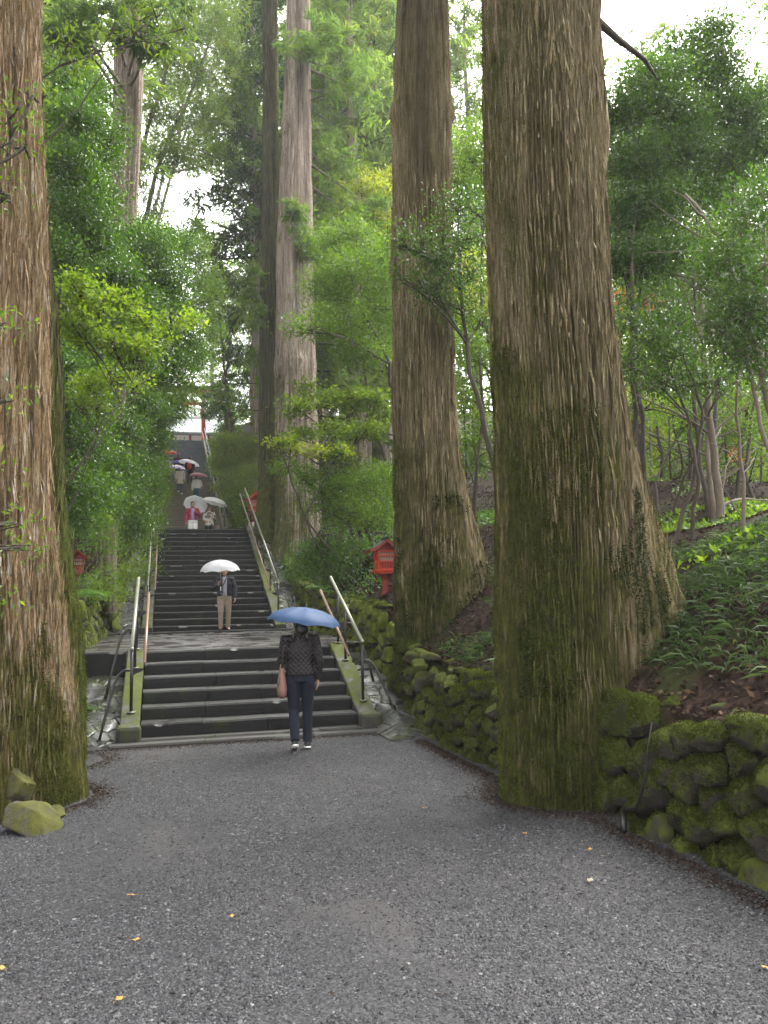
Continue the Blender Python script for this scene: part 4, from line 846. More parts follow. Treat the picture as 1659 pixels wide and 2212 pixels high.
shrub('dark glossy shrub behind the mossy left trunk', gb(-2.0, 2.2), px((150, 880, 2.2, 60), (180, 960, 2.6, 60), (150, 1040, 2.2, 56), (200, 1060, 3, 50), (170, 1120, 2.6, 45), (205, 880, 3.2, 50), (140, 780, 2, 45)), seed=206)
shrub('light green maple spreading layered branches at left', gb(-2.2, .8), px((160, 610, -.2, 42), (200, 660, 0, 46), (260, 650, .6, 46), (310, 690, 1.0, 44), (370, 690, 1.6, 40), (415, 690, 2.0, 26), (180, 720, 0, 46), (240, 740, .4, 48), (300, 750, .8, 40), (340, 740, 1.2, 36), (150, 690, -.4, 36)), leaf='leaf_maple', l=.075, w=.050, lai=1.5, flat=.35, shell=.5, droop=.1, up=1.3, tuft=.10, seed=207, name='maple_tree', group=None, r0=.016, dense=1.9)
shrub('light green maple sprays low on the left, above the ferns', gb(-2.0, 1.6), px((200, 830, .8, 44), (250, 810, 1.4, 36), (300, 830, 2, 32), (160, 860, .6, 36), (210, 880, 1.0, 32)), leaf='leaf_maple', l=.07, w=.046, lai=1.4, flat=.35, droop=.1, up=1.3, tuft=.1, seed=208, name='maple_tree', group=None, r0=.016)
shrub('cedar whose long boughs hang over the second flight, high in the picture', gb(-4.4, 22), px((360, 30, 22, 70), (430, 60, 22, 66), (480, 20, 23, 60), (370, 140, 22, 66), (440, 150, 22, 62), (390, 240, 21, 58), (450, 250, 22, 55), (340, 220, 21, 60), (400, 330, 21, 50), (350, 330, 21, 55), (500, 120, 24, 55), (520, 240, 25, 55), (470, 340, 24, 45), (420, -40, 22, 70), (330, 420, 20, 50)), leaf='needle_pale', l=.24, w=.05, lai=1.2, needle=True, tuft=.16, tn=18, seed=215, name='cedar_tree', group=None, r0=.16, wood='branch_pale')
shrub('low leafy shrub on the left wall around the half hidden red lantern', gb(-1.6, 5), px((232, 1180, 5, 26), (190, 1265, 4.5, 30), (235, 1240, 6, 28), (215, 1290, 4.2, 20), (215, 1130, 5, 28)), leaf='leaf_mid', l=.055, w=.03, lai=1.5, seed=216, r0=.03, name='evergreen_shrub', cat='shrub')
shrub('low leafy shrub on the left wall beyond the slender pale trunk', gb(-1.2, 8.6), px((285, 1185, 9, 26), (280, 1240, 8, 24), (300, 1145, 10, 24), (262, 1280, 7, 18), (300, 1215, 9.5, 18)), leaf='leaf_maple', l=.055, w=.03, lai=1.5, seed=217, r0=.03, name='evergreen_shrub', cat='shrub')
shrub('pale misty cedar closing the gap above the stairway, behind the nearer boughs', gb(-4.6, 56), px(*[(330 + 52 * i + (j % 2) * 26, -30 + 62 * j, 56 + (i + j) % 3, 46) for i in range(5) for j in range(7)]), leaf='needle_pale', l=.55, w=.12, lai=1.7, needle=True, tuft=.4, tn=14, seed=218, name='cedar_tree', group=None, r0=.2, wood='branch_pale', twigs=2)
shrub('dusky cedar closing the view beyond the upper flights, left of the pale trunk', gb(3.9, 34), px((500, 690, 33, 46), (525, 760, 33, 42), (488, 760, 35, 36), (520, 830, 32, 38), (478, 690, 36, 36), (505, 610, 32, 48), (470, 620, 34, 40), (540, 880, 31, 32), (500, 880, 34, 30), (485, 825, 36, 26), (540, 690, 32, 36)), leaf='needle', l=.22, w=.05, lai=1.8, needle=True, tuft=.16, tn=18, seed=219, name='cedar_tree', group=None, r0=.12, wood='branch_pale')
GU = 'evergreen shrubs beside the upper flights'
shrub('shrub reaching over the left rail where the red umbrella shows', gb(-1.2, 32), px((330, 930, 30, 22), (340, 1000, 28, 20), (345, 1050, 26, 18), (330, 980, 32, 26), (340, 1090, 24, 16), (335, 1120, 23, 14), (355, 1010, 33, 14)), leaf='leaf_maple', l=.12, w=.07, seed=209, group=GU, lai=3)
shrub('grey green shrub left of the topmost flight', gb(-1.3, 44), px((345, 890, 44, 18), (350, 930, 44, 14), (335, 910, 42, 22), (350, 970, 42, 12), (340, 860, 46, 24), (370, 860, 47, 16)), leaf='leaf_mid', l=.14, w=.08, seed=210, group=GU, lai=3)
shrub('yellowish green bush right of the upper flights', gb(4.2, 27), px((500, 960, 26, 34), (520, 1000, 26, 34), (480, 1000, 27, 26), (540, 960, 25, 28), (500, 1040, 25, 28), (530, 1050, 24, 26), (480, 1055, 26, 20), (545, 1020, 24, 24), (475, 950, 30, 20)), leaf='leaf_pale', l=.10, w=.05, seed=211, group=GU, lai=3)
shrub('dusky green bush below the yellowish one', gb(3.9, 23.0), px((505, 1085, 23, 22), (530, 1100, 22, 22), (515, 1125, 22, 18), (550, 1080, 22, 18)), leaf='leaf_maple', l=.10, w=.05, seed=212, group=GU, lai=2.6)
shrub('grey blue green shrub right of the topmost flight', gb(4.2, 41), px((470, 960, 41, 16), (465, 990, 40, 14), (480, 925, 43, 18), (500, 920, 42, 20), (465, 1020, 36, 13)), leaf='leaf_mid', l=.14, w=.07, seed=213, group=GU, lai=3)
shrub('very dark evergreen tree by the red gate', gb(4.6, 49), px((470, 880, 49, 22), (450, 895, 50, 16), (490, 900, 48, 20), (475, 850, 50, 20), (500, 860, 49, 20), (440, 875, 51, 11), (448, 850, 50, 14), (436, 858, 51.5, 9)), leaf='leaf_gloss', l=.16, w=.09, seed=214, group=GU, lai=3)

# --- middle: between the pale trunk and the flaring trunk
GM = 'trees on the bank between the trunks'
shrub('glossy evergreen tree between the pale trunk and the flaring trunk', gb(6.4, 9), px((700, 620, 8, 55), (760, 590, 8, 60), (820, 560, 8.5, 55), (690, 700, 7.5, 48), (750, 690, 8, 60), (815, 660, 8.5, 55), (640, 705, 6.8, 28), (780, 760, 8, 55), (830, 740, 9, 50), (710, 520, 9, 45), (770, 500, 9, 48), (835, 620, 9, 45)), leaf='leaf_mid', l=.07, w=.04, lai=1.7, seed=221, group=GM)
shrub('tall yellow green maple glowing behind the middle trunks', gb(9.0, 17), px((780, 400, 17, 44), (830, 420, 17, 40), (800, 460, 17, 40), (840, 500, 18, 40), (760, 470, 18, 36), (840, 380, 18, 30)), leaf='leaf_yellow', l=.12, w=.08, lai=1.5, flat=.6, seed=222, name='maple_tree', group=None)
shrub('bright yellow green maple below the glossy tree', gb(4.8, 8.0), px((640, 880, 6.5, 40), (690, 860, 7, 46), (750, 860, 7.5, 50), (810, 860, 8, 48), (660, 940, 6.5, 40), (720, 930, 7, 50), (790, 930, 7.5, 52), (835, 900, 8, 40), (625, 950, 6, 24), (720, 980, 6.8, 40), (660, 830, 7, 24)), leaf='leaf_maple', l=.085, w=.055, lai=1.5, flat=.35, droop=.1, up=1.2, tuft=.12, seed=223, name='maple_tree', group=None)
shrub('yellow leaved spray of maple reaching left over the rail', gb(4.3, 7.0), px((600, 955, 6, 20), (630, 970, 6.0, 26), (680, 975, 6.2, 28), (735, 975, 6.6, 26)), leaf='leaf_yellow', l=.08, w=.05, lai=1.4, flat=.25, up=1.4, tuft=.09, seed=224, name='maple_tree', group=None, r0=.035)
shrub('dense green bush between yellow maple and red lantern', gb(4.9, 7.4), px((720, 1050, 7, 52), (780, 1040, 7.5, 52), (830, 1030, 8, 44), (750, 1110, 7, 48), (810, 1110, 7.5, 46), (690, 1100, 7, 38), (660, 1030, 7.2, 34), (840, 1090, 8.4, 38), (620, 1010, 7, 24)), leaf='leaf_mid', lai=2.2, seed=225, group=GM)
shrub('low glossy bush on the mossy wall left of the lantern', gb(4.2, 7.0), px((660, 1200, 7.5, 34), (700, 1190, 7, 36), (740, 1200, 6.5, 36), (680, 1230, 7, 32), (720, 1235, 6.5, 32), (640, 1230, 8, 26), (765, 1180, 6.5, 30)), leaf='leaf_gloss', lai=2.2, seed=226, group=GM, r0=.03, name='evergreen_shrub', cat='shrub')
shrub('evergreen tree with long bare limbs crossing before the flaring trunk', gb(5.6, -.3), px((905, 520, -.6, 44), (950, 560, -.6, 50), (1000, 520, -.2, 50), (940, 620, -.6, 42), (1020, 600, 0, 48), (990, 660, -.2, 44), (1030, 450, .4, 44), (870, 600, -.8, 30), (985, 440, 0, 40), (1040, 700, .3, 38), (860, 520, -.8, 28)), leaf='leaf_gloss', l=.05, w=.028, lai=1.15, seed=227, group=GM, twigs=8)
shrub('light green tree filling the gap left of the largest trunk', gb(7.2, 4.0), px((1010, 340, 4, 48), (1040, 300, 4, 42), (1000, 400, 4, 46), (1045, 380, 4.4, 42), (1035, 780, 4, 44), (1010, 860, 4, 44), (1040, 930, 4, 42), (1015, 740, 4, 40), (1030, 1000, 4, 38), (1000, 960, 4.5, 36)), leaf='leaf_mid', l=.07, w=.042, lai=1.8, seed=228, group=GM)
shrub('yellow maple behind the gap left of the largest trunk', gb(9.5, 9.5), px((1020, 640, 9.5, 40), (1045, 680, 9.5, 36), (1000, 690, 9.5, 30), (1040, 610, 9.5, 30), (1015, 560, 10, 34)), leaf='leaf_yellow', l=.09, w=.06, lai=1.6, seed=229, name='maple_tree', group=None)

# --- right side, behind and beside the largest trunk
GR = 'evergreen trees on the right bank'
shrub('dark glossy evergreen tree immediately right of the largest trunk', gb(6.6, -1.2), px((1340, 260, -1, 62), (1400, 220, -1, 66), (1330, 360, -1, 62), (1400, 340, -1, 66), (1460, 250, -1, 58), (1350, 460, -1, 62), (1430, 440, -1, 64), (1330, 560, -1, 50), (1400, 560, -1, 54), (1350, 180, -1, 34), (1440, 160, -1, 46), (1310, 230, -1, 40), (1390, 165, -1, 36), (1480, 330, -1, 50), (1470, 540, -1, 50)), leaf='leaf_gloss', l=.06, w=.034, lai=2.7, seed=241, group=GR, rag=.9, thr=.36, shell=.55, r0=.04, dense=2.3)
shrub('tallest evergreen tree at right, its top against the white sky', gb(8.2, -.6), px((1520, 80, -.4, 44), (1560, 60, -.4, 34), (1500, 150, -.4, 60), (1560, 150, -.4, 60), (1540, 230, -.4, 66), (1600, 260, -.4, 60), (1500, 320, -.4, 62), (1580, 350, -.4, 64), (1640, 200, -.4, 46), (1640, 320, -.4, 56), (1510, 420, -.4, 55), (1450, 110, -.2, 34)), leaf='leaf_gloss', l=.06, w=.034, lai=2.6, seed=242, group=GR, rag=.9, thr=.36, shell=.55, r0=.04, dense=2.3)
shrub('mid height evergreen with silvery glinting leaves at the right edge', gb(7.2, -3.8), px((1600, 480, -3.6, 66), (1650, 420, -3.6, 60), (1560, 560, -3.6, 60), (1640, 580, -3.6, 70), (1600, 660, -3.6, 62), (1660, 700, -3.6, 66), (1550, 700, -3.6, 50), (1500, 620, -3.2, 42), (1590, 760, -3.6, 55), (1655, 800, -3.6, 50)), leaf='leaf_gloss', l=.058, w=.032, lai=1.5, seed=243, group=GR, rag=.9, thr=.36, shell=.55, r0=.032, dense=2.2, wood='branch_pale')
shrub('low hanging glossy branches beside the trunk, above the bare stems', gb(6.4, -2.4), px((1350, 700, -2, 42), (1400, 740, -2, 46), (1460, 760, -2.2, 48), (1350, 790, -2, 42), (1500, 820, -2.2, 44), (1420, 830, -2.2, 36), (1550, 820, -2.4, 40), (1380, 640, -1.6, 36), (1450, 690, -2, 42)), leaf='leaf_gloss', l=.056, w=.032, lai=1.35, seed=244, group=GR, r0=.03, dense=1.9)
for i, (lb, b_, cl) in enumerate([
    ('green sapling with arching stems at the right edge of the bank', (9.0, .8), ((1620, 900, .8, 44), (1650, 960, .8, 40), (1580, 930, .8, 34), (1600, 1000, 1, 26))),
    ('sparse sapling in the middle of the right bank', (8.8, 3.0), ((1450, 960, 3, 34), (1500, 1010, 3, 30), (1420, 1030, 3, 28), (1530, 950, 3, 26))),
    ('thin leafed sapling beside the flare of the largest trunk', (7.5, 2.0), ((1400, 900, 2, 32), (1350, 950, 2, 30), (1385, 1000, 2, 26)))]):
    shrub(lb, gb(*b_), px(*cl), leaf='leaf_mid', l=.06, w=.034, lai=1.1, seed=250 + i, group='saplings on the right bank', r0=.035, wood='branch_pale')
GBK = 'sunlit trees beyond the crest of the bank'
back = [('yellow green maple glowing beyond the crest, nearest the trunk', 12.5, 8, ((1350, 900, 8, 50), (1400, 860, 8, 54), (1340, 1000, 8, 46), (1410, 960, 8, 50), (1370, 1060, 8, 44), (1350, 640, 8, 34), (1330, 700, 8, 30)), 'leaf_yellow'),
        ('light green tree beyond the crest, right of the yellow maple', 14.5, 8, ((1480, 900, 8, 56), (1540, 880, 8, 56), (1480, 1000, 8, 52), (1550, 990, 8, 54), (1500, 1070, 8, 46), (1440, 1060, 8, 44)), 'leaf_maple'),
        ('light green tree beyond the crest at the right edge', 17, 7, ((1610, 880, 7, 60), (1660, 940, 7, 60), (1610, 1000, 7, 56), (1660, 1060, 7, 50), (1590, 1080, 7, 46)), 'leaf_maple'),
        ('tall yellow green tree glimpsed high between evergreens', 18, 14, ((1500, 520, 12, 60), (1430, 620, 12, 60), (1580, 600, 12, 60), (1500, 700, 12, 60), (1640, 500, 12, 60), (1380, 760, 12, 50), (1340, 560, 12, 50), (1600, 760, 12, 56)), 'leaf_maple'),
        ('deep green tree filling the wood behind the light green ones', 19, 16, ((1330, 300, 14, 70), (1400, 260, 14, 70), (1480, 240, 14, 70), (1560, 250, 14, 70), (1640, 260, 14, 70), (1340, 400, 14, 70), (1500, 340, 14, 70), (1640, 340, 14, 70), (1330, 500, 15, 66), (1420, 500, 15, 66), (1520, 520, 15, 66), (1620, 540, 15, 66), (1400, 600, 15, 66), (1500, 620, 15, 66), (1600, 640, 15, 66), (1340, 680, 15, 60), (1450, 720, 15, 66), (1560, 700, 15, 66), (1660, 680, 15, 66), (1400, 800, 15, 60), (1350, 1040, 16, 60), (1440, 1030, 16, 60), (1530, 1040, 16, 60), (1620, 1040, 16, 60), (1400, 940, 16, 60), (1500, 940, 16, 60), (1600, 930, 16, 60), (1450, 820, 16, 70), (1560, 800, 16, 70), (1650, 780, 16, 66), (1350, 800, 16, 60), (1360, 440, 16, 60), (1440, 380, 16, 66), (1540, 420, 16, 70), (1620, 400, 16, 66)), 'leaf_mid')]
for i, (lb, x, y, cl, lf) in enumerate(back):
    shrub(lb, gb(x, y), px(*cl), leaf=lf, l=.14, w=.09, lai=1.9 if i < 3 else 2.6, dense=1.2, seed=260 + i, group=GBK, tuft=.25, twigs=3)
shrub('small orange maple glimpsed beyond the right saplings', gb(13, 5), px((1590, 960, 5, 12), (1588, 985, 5, 10), (1345, 640, 5, 14), (1400, 655, 5, 10)), leaf='leaf_orange', l=.10, w=.07, lai=1.4, seed=270, name='maple_tree', group=None, r0=.03)
for i, (lb, x, y, cl, lf) in enumerate([('low yellow green bush along the crest, nearest the largest trunk', 9.6, 5.5, ((1340, 1080, 5, 30), (1380, 1095, 5, 30), (1420, 1085, 5, 30), (1350, 1030, 5.5, 30), (1400, 1040, 5.5, 34)), 'leaf_yellow'),
        ('low green bush along the crest, behind the forked stem', 10.5, 4.5, ((1470, 1095, 4.5, 28), (1510, 1090, 4.5, 30), (1550, 1085, 4.5, 30), (1490, 1050, 5, 36), (1540, 1040, 5, 36)), 'leaf_mid'),
        ('low bright green bush along the crest at the right edge', 11, 2.5, ((1590, 1100, 2.5, 30), (1640, 1100, 2.5, 34), (1620, 1050, 3, 40), (1660, 1040, 3, 40)), 'leaf_maple')]):
    shrub(lb, gb(x, y), px(*cl), leaf=lf, l=.08, w=.05, lai=1.5, seed=290 + i, group='low bushes along the crest of the bank', r0=.03, cat='shrub', name='evergreen_shrub')
shrub('dense dark evergreen backing the right bank, behind the stems', gb(10.5, 6.5), px((1330, 560, 6, 60), (1400, 600, 6, 62), (1470, 560, 6, 62), (1540, 600, 6, 62), (1610, 560, 6, 62), (1660, 620, 6, 60), (1340, 660, 6, 50), (1430, 690, 6, 56), (1520, 700, 6, 58), (1600, 700, 6, 58), (1360, 330, 6, 60), (1440, 300, 6, 60), (1520, 400, 6, 60), (1620, 430, 6, 60), (1400, 440, 6, 60), (1660, 300, 6, 55), (1650, 780, 6, 55)), leaf='leaf_gloss', l=.075, w=.045, lai=2.4, seed=245, group=GR, rag=.9, thr=.36, shell=.55, r0=.045)
shrub('mid green evergreen leaning over the largest trunk flare', gb(8.0, .4), px((1340, 760, .4, 44), (1380, 830, .4, 44), (1440, 880, .4, 40), (1500, 900, .4, 40), (1560, 880, .4, 44), (1620, 840, .4, 50), (1350, 880, .4, 34), (1600, 930, .4, 36), (1530, 780, .4, 46), (1440, 780, .4, 44)), leaf='leaf_mid', l=.06, w=.034, lai=1.1, seed=246, group=GR, r0=.03)
# bare stems on the right bank
def stem_tree(label, pts, r, seed, wood='branch', group='thin bare stems on the right bank'):
    P = [at(*p) for p in pts]; b_ = P[0]; e = empty('young_tree', b_, label, 'tree', group); rr = random.Random(seed); mb = MB(); Q = []
    P = [np.array((b_[0], b_[1], b_[2] - .35))] + P
    for i in range(len(P) - 1):
        for j in range(4): t = j / 4; Q.append(P[i] * (1 - t) + P[i + 1] * t - b_ + np.array([rr.gauss(0, .012), rr.gauss(0, .012), 0]))
    Q.append(P[-1] - b_); m = len(Q); mb.tube(Q, [r * (1.2 - .75 * i / m) for i in range(m)], 9)
    for k in range(9):
        i = rr.randint(m // 3, m - 2); d = np.array([rr.gauss(0, .8), rr.gauss(0, .5), rr.uniform(.1, .9)]); limb(mb, Q[i], Q[i] + d * rr.uniform(.5, 1.3), r * .35, .004, .15, rr, 6, 5)
    mb.build('trunk', M[wood], e, True); return e
stem_tree('straight dark stem just right of the largest trunk', [(1385, 1120, 1.0), (1378, 900, 1.0), (1370, 700, 1.0), (1355, 560, 1.0), (1340, 430, 1.2)], .085, 1)
stem_tree('forked pale brown stem rooted in the leaf litter', [(1562, 1215, -1.5), (1550, 1060, -1.5), (1535, 900, -1.5), (1520, 740, -1.4), (1505, 560, -1.2)], .062, 2, 'branch_pale')
stem_tree('second stem of the fork, leaning left', [(1545, 1180, -1.3), (1532, 1020, -1.2), (1525, 880, -1.0), (1540, 700, -.8)], .045, 3, 'branch_pale')
stem_tree('pale diagonal stem at the right edge', [(1665, 900, -3.4), (1640, 780, -3.4), (1600, 640, -3.2), (1560, 520, -3.0), (1480, 420, -2.6)], .038, 4, 'branch_pale')
stem_tree('slim dark stem leaning right near the edge', [(1590, 1115, .6), (1600, 980, .6), (1618, 860, .7), (1630, 700, .8), (1600, 540, 1)], .035, 5)
stem_tree('thin dark stem curving before the bright leaves', [(1640, 1130, 0), (1610, 1020, .2), (1622, 900, .4), (1650, 760, .6)], .035, 6)
stem_tree('slim stem behind the forked pale one', [(1490, 1110, 2.4), (1492, 980, 2.4), (1480, 860, 2.6), (1500, 700, 2.8)], .045, 7)
stem_tree('slim leaning stem by the trunk flare', [(1428, 1105, 2.2), (1430, 980, 2.2), (1410, 850, 2.4), (1440, 700, 2.6)], .04, 8)
for i, (lb, p_) in enumerate([('thin stem rising from the bamboo grass, nearest the camera', [(1600, 1240, -3.0), (1608, 1080, -3.0), (1590, 900, -2.9), (1600, 740, -2.8)]),
        ('crooked thin stem in the middle of the bank', [(1468, 1120, 1.5), (1475, 1010, 1.5), (1455, 900, 1.6), (1470, 780, 1.7), (1445, 640, 1.8)]), ('leaning thin stem crossing behind the fork', [(1500, 1130, 2), (1540, 1010, 2), (1585, 900, 2.1), (1610, 790, 2.2)]),
        ('slender stem between the fork and the right edge', [(1580, 1130, 1.4), (1572, 1000, 1.4), (1560, 880, 1.4), (1585, 760, 1.5)]), ('dark upright stem second from the largest trunk', [(1408, 1120, 3.2), (1404, 960, 3.2), (1410, 800, 3.3), (1402, 640, 3.4)]), ('dark upright stem before the yellow maple', [(1450, 1115, 2.6), (1446, 960, 2.6), (1440, 800, 2.7)]),
        ('straight thin stem right of the fork', [(1600, 1130, 2.4), (1597, 980, 2.4), (1602, 820, 2.5), (1596, 660, 2.6)]), ('straight thin stem at the far right of the bank', [(1648, 1125, 1.8), (1642, 960, 1.8), (1650, 800, 1.9)]), ('thin upright stem in the gap beside the trunk flare', [(1345, 1060, 3.6), (1342, 900, 3.6), (1347, 740, 3.7)]),
        ('long low bough arching across the bank', [(1400, 1090, 1.5), (1450, 1040, 1.4), (1520, 1035, 1.2), (1600, 1060, 1.0)])]):
    stem_tree(lb, p_, .026, 30 + i, 'branch' if i % 2 else 'branch_pale')
stem_tree('twin thin stem left of the largest trunk', [(1020, 1150, 3.6), (1030, 1020, 3.6), (1045, 900, 3.6), (1035, 760, 3.6)], .04, 9)
stem_tree('thin stem close to the flaring trunk', [(1000, 1140, 4.4), (1008, 1000, 4.4), (1000, 860, 4.4)], .03, 10)

# --- leafy twigs from a tree off the left edge, hanging before the reddish trunk
shrub('leafy twigs hanging in front of the reddish left trunk', (-3.2, -5.8, .1), px((20, 240, -6.2, 34), (55, 320, -6.0, 26), (20, 420, -6.0, 26), (70, 210, -6.0, 20), (-20, 300, -6.2, 50), (10, 860, -6.4, 22), (30, 1130, -6.4, 22), (60, 1180, -6.2, 14), (0, 700, -6.4, 18), (-30, 1000, -6.4, 40), (-10, 1300, -6.4, 14)), leaf='leaf_mid', l=.045, w=.017, lai=.40, seed=280, group=None, r0=.012, tuft=.09, twigs=3)
shrub('bright long leaves hanging into the top left corner', (-1.62, -1.05, 6.9), px((150, 90, -1.5, 22), (220, 110, -1.2, 18), (300, 70, -1, 26), (370, 95, -.8, 20), (400, 60, -.8, 16), (250, 60, -1.2, 24), (160, 130, -1.4, 14), (330, 15, -1, 26)), leaf='leaf_maple', l=.12, w=.028, lai=.6, seed=281, group=None, r0=.016, tuft=.1, twigs=3, droop=.9)

# ---------------------------------------------------------------- ferns, bamboo grass, litter
def fern(label, x, y, s, n, seed, z=None):
    g = random.Random(seed); e = empty('fern', (x, y, hz(x, y) if z is None else z), label, 'fern', 'ferns on the mossy walls'); V = []; Rn = []
    for k in range(n):
        a = 6.28 * k / n + g.uniform(-.2, .2); L = s * g.uniform(.7, 1.1); up_ = g.uniform(.5, 1.0)
        for j in range(22):
            t = (j + 1) / 22; r = L * t; zz = L * (up_ * t - 1.05 * up_ * t * t * .9); c_ = np.array([math.cos(a) * r, math.sin(a) * r, zz + .02]); wd = L * .22 * math.sin(math.pi * min(1, t * .9 + .1)) + .004
            for sd in (-1, 1):
                d = np.array([-math.sin(a) * sd, math.cos(a) * sd, -.25]) * wd; f_ = np.array([math.cos(a), math.sin(a), 0]) * L * .022
                V += [c_ - f_, c_ + d * .5 - f_ * .4, c_ + d + f_ * 1.2, c_ + d * .5 + f_ * 1.6]; Rn.append(g.random())
    link('fronds', np_mesh('fronds', np.array(V), np.arange(len(V)).reshape(-1, 4), rnd=np.array(Rn)), M['fern'], e); return e
for i, (x, y, s, lb) in enumerate([(-1.25, 3.2, .62, 'fern nearest the landing on the left wall'), (-1.35, 4.3, .7, 'largest fern on the left wall'), (-1.2, 5.4, .6, 'fern halfway along the left wall'), (-1.25, 6.8, .65, 'fern under the slender pale trunk'), (-1.7, 2.5, .7, 'fern behind the mossy left trunk'), (-1.1, 8.8, .6, 'fern at the far end of the left wall'), (-.85, .9, .4, 'small fern on the left side stones, by the lowest flight'), (4.1, -2.6, .36, 'small fern on the wall between the big right trunks'), (4.0, 8.6, .5, 'fern over the long right wall')]):
    fern(lb, x, y, s, 16, i + 1)
def scatter(name, label, cat, n, xf, yf, mat, L, wd, lean, mask=None, up=.7, zo=.0, curl=False):
    y = yf(n); x = xf(n, y); k = np.ones(n, bool) if mask is None else mask(x, y); x, y = x[k], y[k]; n = len(x); z = height(x, y) + zo
    d = RNG.normal(0, lean, (n, 3)); d[:, 2] = up + RNG.normal(0, .15, n)
    P = np.stack([x, y, z], 1)
    if not curl: me = blades(name, P, d, L, wd)
    else:   # arching blade in two lengths
        d /= np.linalg.norm(d, axis=1)[:, None]; l = L * RNG.uniform(.5, 1.3, n)[:, None]; s = np.cross(d, RNG.normal(0, 1, (n, 3))); s /= np.linalg.norm(s, axis=1)[:, None]
        h_ = d * np.array([1, 1, 0]); m1 = P + d * l * .5; m2 = P + d * l * .72 + h_ * l * .28 - np.array([0, 0, .10]) * l; tip = P + d * l * .8 + h_ * l * .75 - np.array([0, 0, .35]) * l
        V = np.stack([P, m1 + s * wd, m2 + s * wd * .8, tip, m2 - s * wd * .8, m1 - s * wd], 1).reshape(-1, 3); F = np.arange(n * 6).reshape(-1, 6); me = np_mesh(name, V, F, rnd=RNG.random(n))
    o = link(name, me, mat); tag(o, label, cat, kind='stuff'); return o
scatter('leaf_litter', 'brown fallen leaves covering the soil of the wooded banks', 'leaf litter', 60000, lambda n, y: np.where(RNG.random(n) < .7, 3.85 + RNG.random(n) ** 1.3 * 9, -1.2 - RNG.random(n) * 3), lambda n: -9 + RNG.random(n) ** 1.2 * 22, M['litter'], .055, .017, 1.0, up=.12, zo=.012)
bm_ = lambda x, y: (fbm(np.stack([x * .9, y * .9, x * 0], 1), 3, 77) > -.06) & ((x - 4.0) > .25)
scatter('bamboo_grass', 'light green arching bamboo grass covering the right bank', 'bamboo grass', 16000, lambda n, y: 4.1 + RNG.random(n) ** .9 * 3.4, lambda n: -9.5 + RNG.random(n) * 7.3, M['bamboo_grass'], .17, .0085, .75, bm_, up=.75, curl=True)
scatter('bamboo_grass', 'sparse grassy tufts along the wall between the right trunks', 'bamboo grass', 1500, lambda n, y: 3.95 + RNG.random(n) * .9, lambda n: -3.6 + RNG.random(n) * 4, M['bamboo_grass'], .2, .008, .6, lambda x, y: fbm(np.stack([x * 2, y * 2, x * 0], 1), 2, 7) > .0, up=.8, curl=True)
scatter('ground_cover', 'small green plants covering the left bank and far banks', 'ground cover', 26000, lambda n, y: np.where(RNG.random(n) < .5, -1.2 - RNG.random(n) * 3, 3.9 + RNG.random(n) * 4), lambda n: 1 + RNG.random(n) * 22, M['fern'], .10, .022, .9, lambda x, y: (x < 0) | (y > 4.5), up=.5)

# needles and small leaves gathered where the gravel meets trunks and walls
def drift():
    P = []
    for n_, fx in ((5000, lambda k: (3.60 - np.abs(RNG.normal(0, .10, k)), RNG.uniform(-10.5, -5.2, k))), (3500, lambda k: (3.42 - np.abs(RNG.normal(0, .10, k)), RNG.uniform(-4.0, -1.2, k))), (3000, lambda k: (RNG.uniform(-1.0, 3.3, k), -.44 - np.abs(RNG.normal(0, .10, k))))):
        x, y = fx(n_); P.append(np.stack([x, y], 1))
    for cx, cy, r, n_ in ((3.70, -4.42, .60, 5000), (-1.07, -2.95, .74, 5000), (-.92, -1.1, .55, 2500)):
        a = RNG.uniform(0, 6.28, n_); d = r + np.abs(RNG.normal(0, .12, n_)); P.append(np.stack([cx + np.cos(a) * d, cy + np.sin(a) * d], 1))
    n_ = 1500; P.append(np.stack([RNG.uniform(-1.0, 3.5, n_), RNG.uniform(-9.5, -.5, n_)], 1))
    P = np.concatenate(P); P = P[(P[:, 0] > -1.3) & (P[:, 0] < 3.75)]; z = court_z(P[:, 0], P[:, 1]) + .006; V = np.stack([P[:, 0], P[:, 1], z], 1)
    d = RNG.normal(0, 1, V.shape); d[:, 2] = np.abs(d[:, 2]) * .12
    tag(link('needle_litter', blades('needle_litter', V, d, .024, .0035), M['litter']), 'brown needles and bits of leaf drifted along the edges of the gravel', 'litter', kind='stuff')
drift()
scatter('undergrowth', 'low mixed plants between the bare stems on the right bank', 'undergrowth', 22000, lambda n, y: 5.2 + RNG.random(n) * 7, lambda n: -5 + RNG.random(n) * 14, M['leaf_mid'], .085, .022, .9, lambda x, y: fbm(np.stack([x * .8, y * .8, x * 0], 1), 3, 55) > .03, up=.8, zo=.05)
# ---------------------------------------------------------------- boulders at the foot of the left trunk
def boulder(label, c, d, seed, rot=(0, 0, 0)):
    V, F = stone((0, 0, 0), d, seed, 4, 2.8, rot=Euler(rot), amp=.14, facets=14)
    o = link('boulder', np_mesh('boulder', V, F, smooth=True), M['boulder']); o.location = c; return tag(o, label, 'boulder', 'boulders at the foot of the left trunk')
q = lambda a, b_, z: CP + (_f + _R * (a - 829.5) / 1780 + _U * (1106 - b_) / 1780) * ((z - CP[2]) / (_f + _R * (a - 829.5) / 1780 + _U * (1106 - b_) / 1780)[2])
c = q(72, 1765, .1); boulder('flat mossy boulder lying on the gravel before the reddish trunk', (c[0], c[1], .05), (.42, .5, .30), 3.1, (.15, .1, .5))
c = q(40, 1680, .3); boulder('upright pale boulder patched with moss, leaning on the reddish trunk', (c[0], c[1], .20), (.28, .34, .56), 5.7, (.1, -.1, .3))
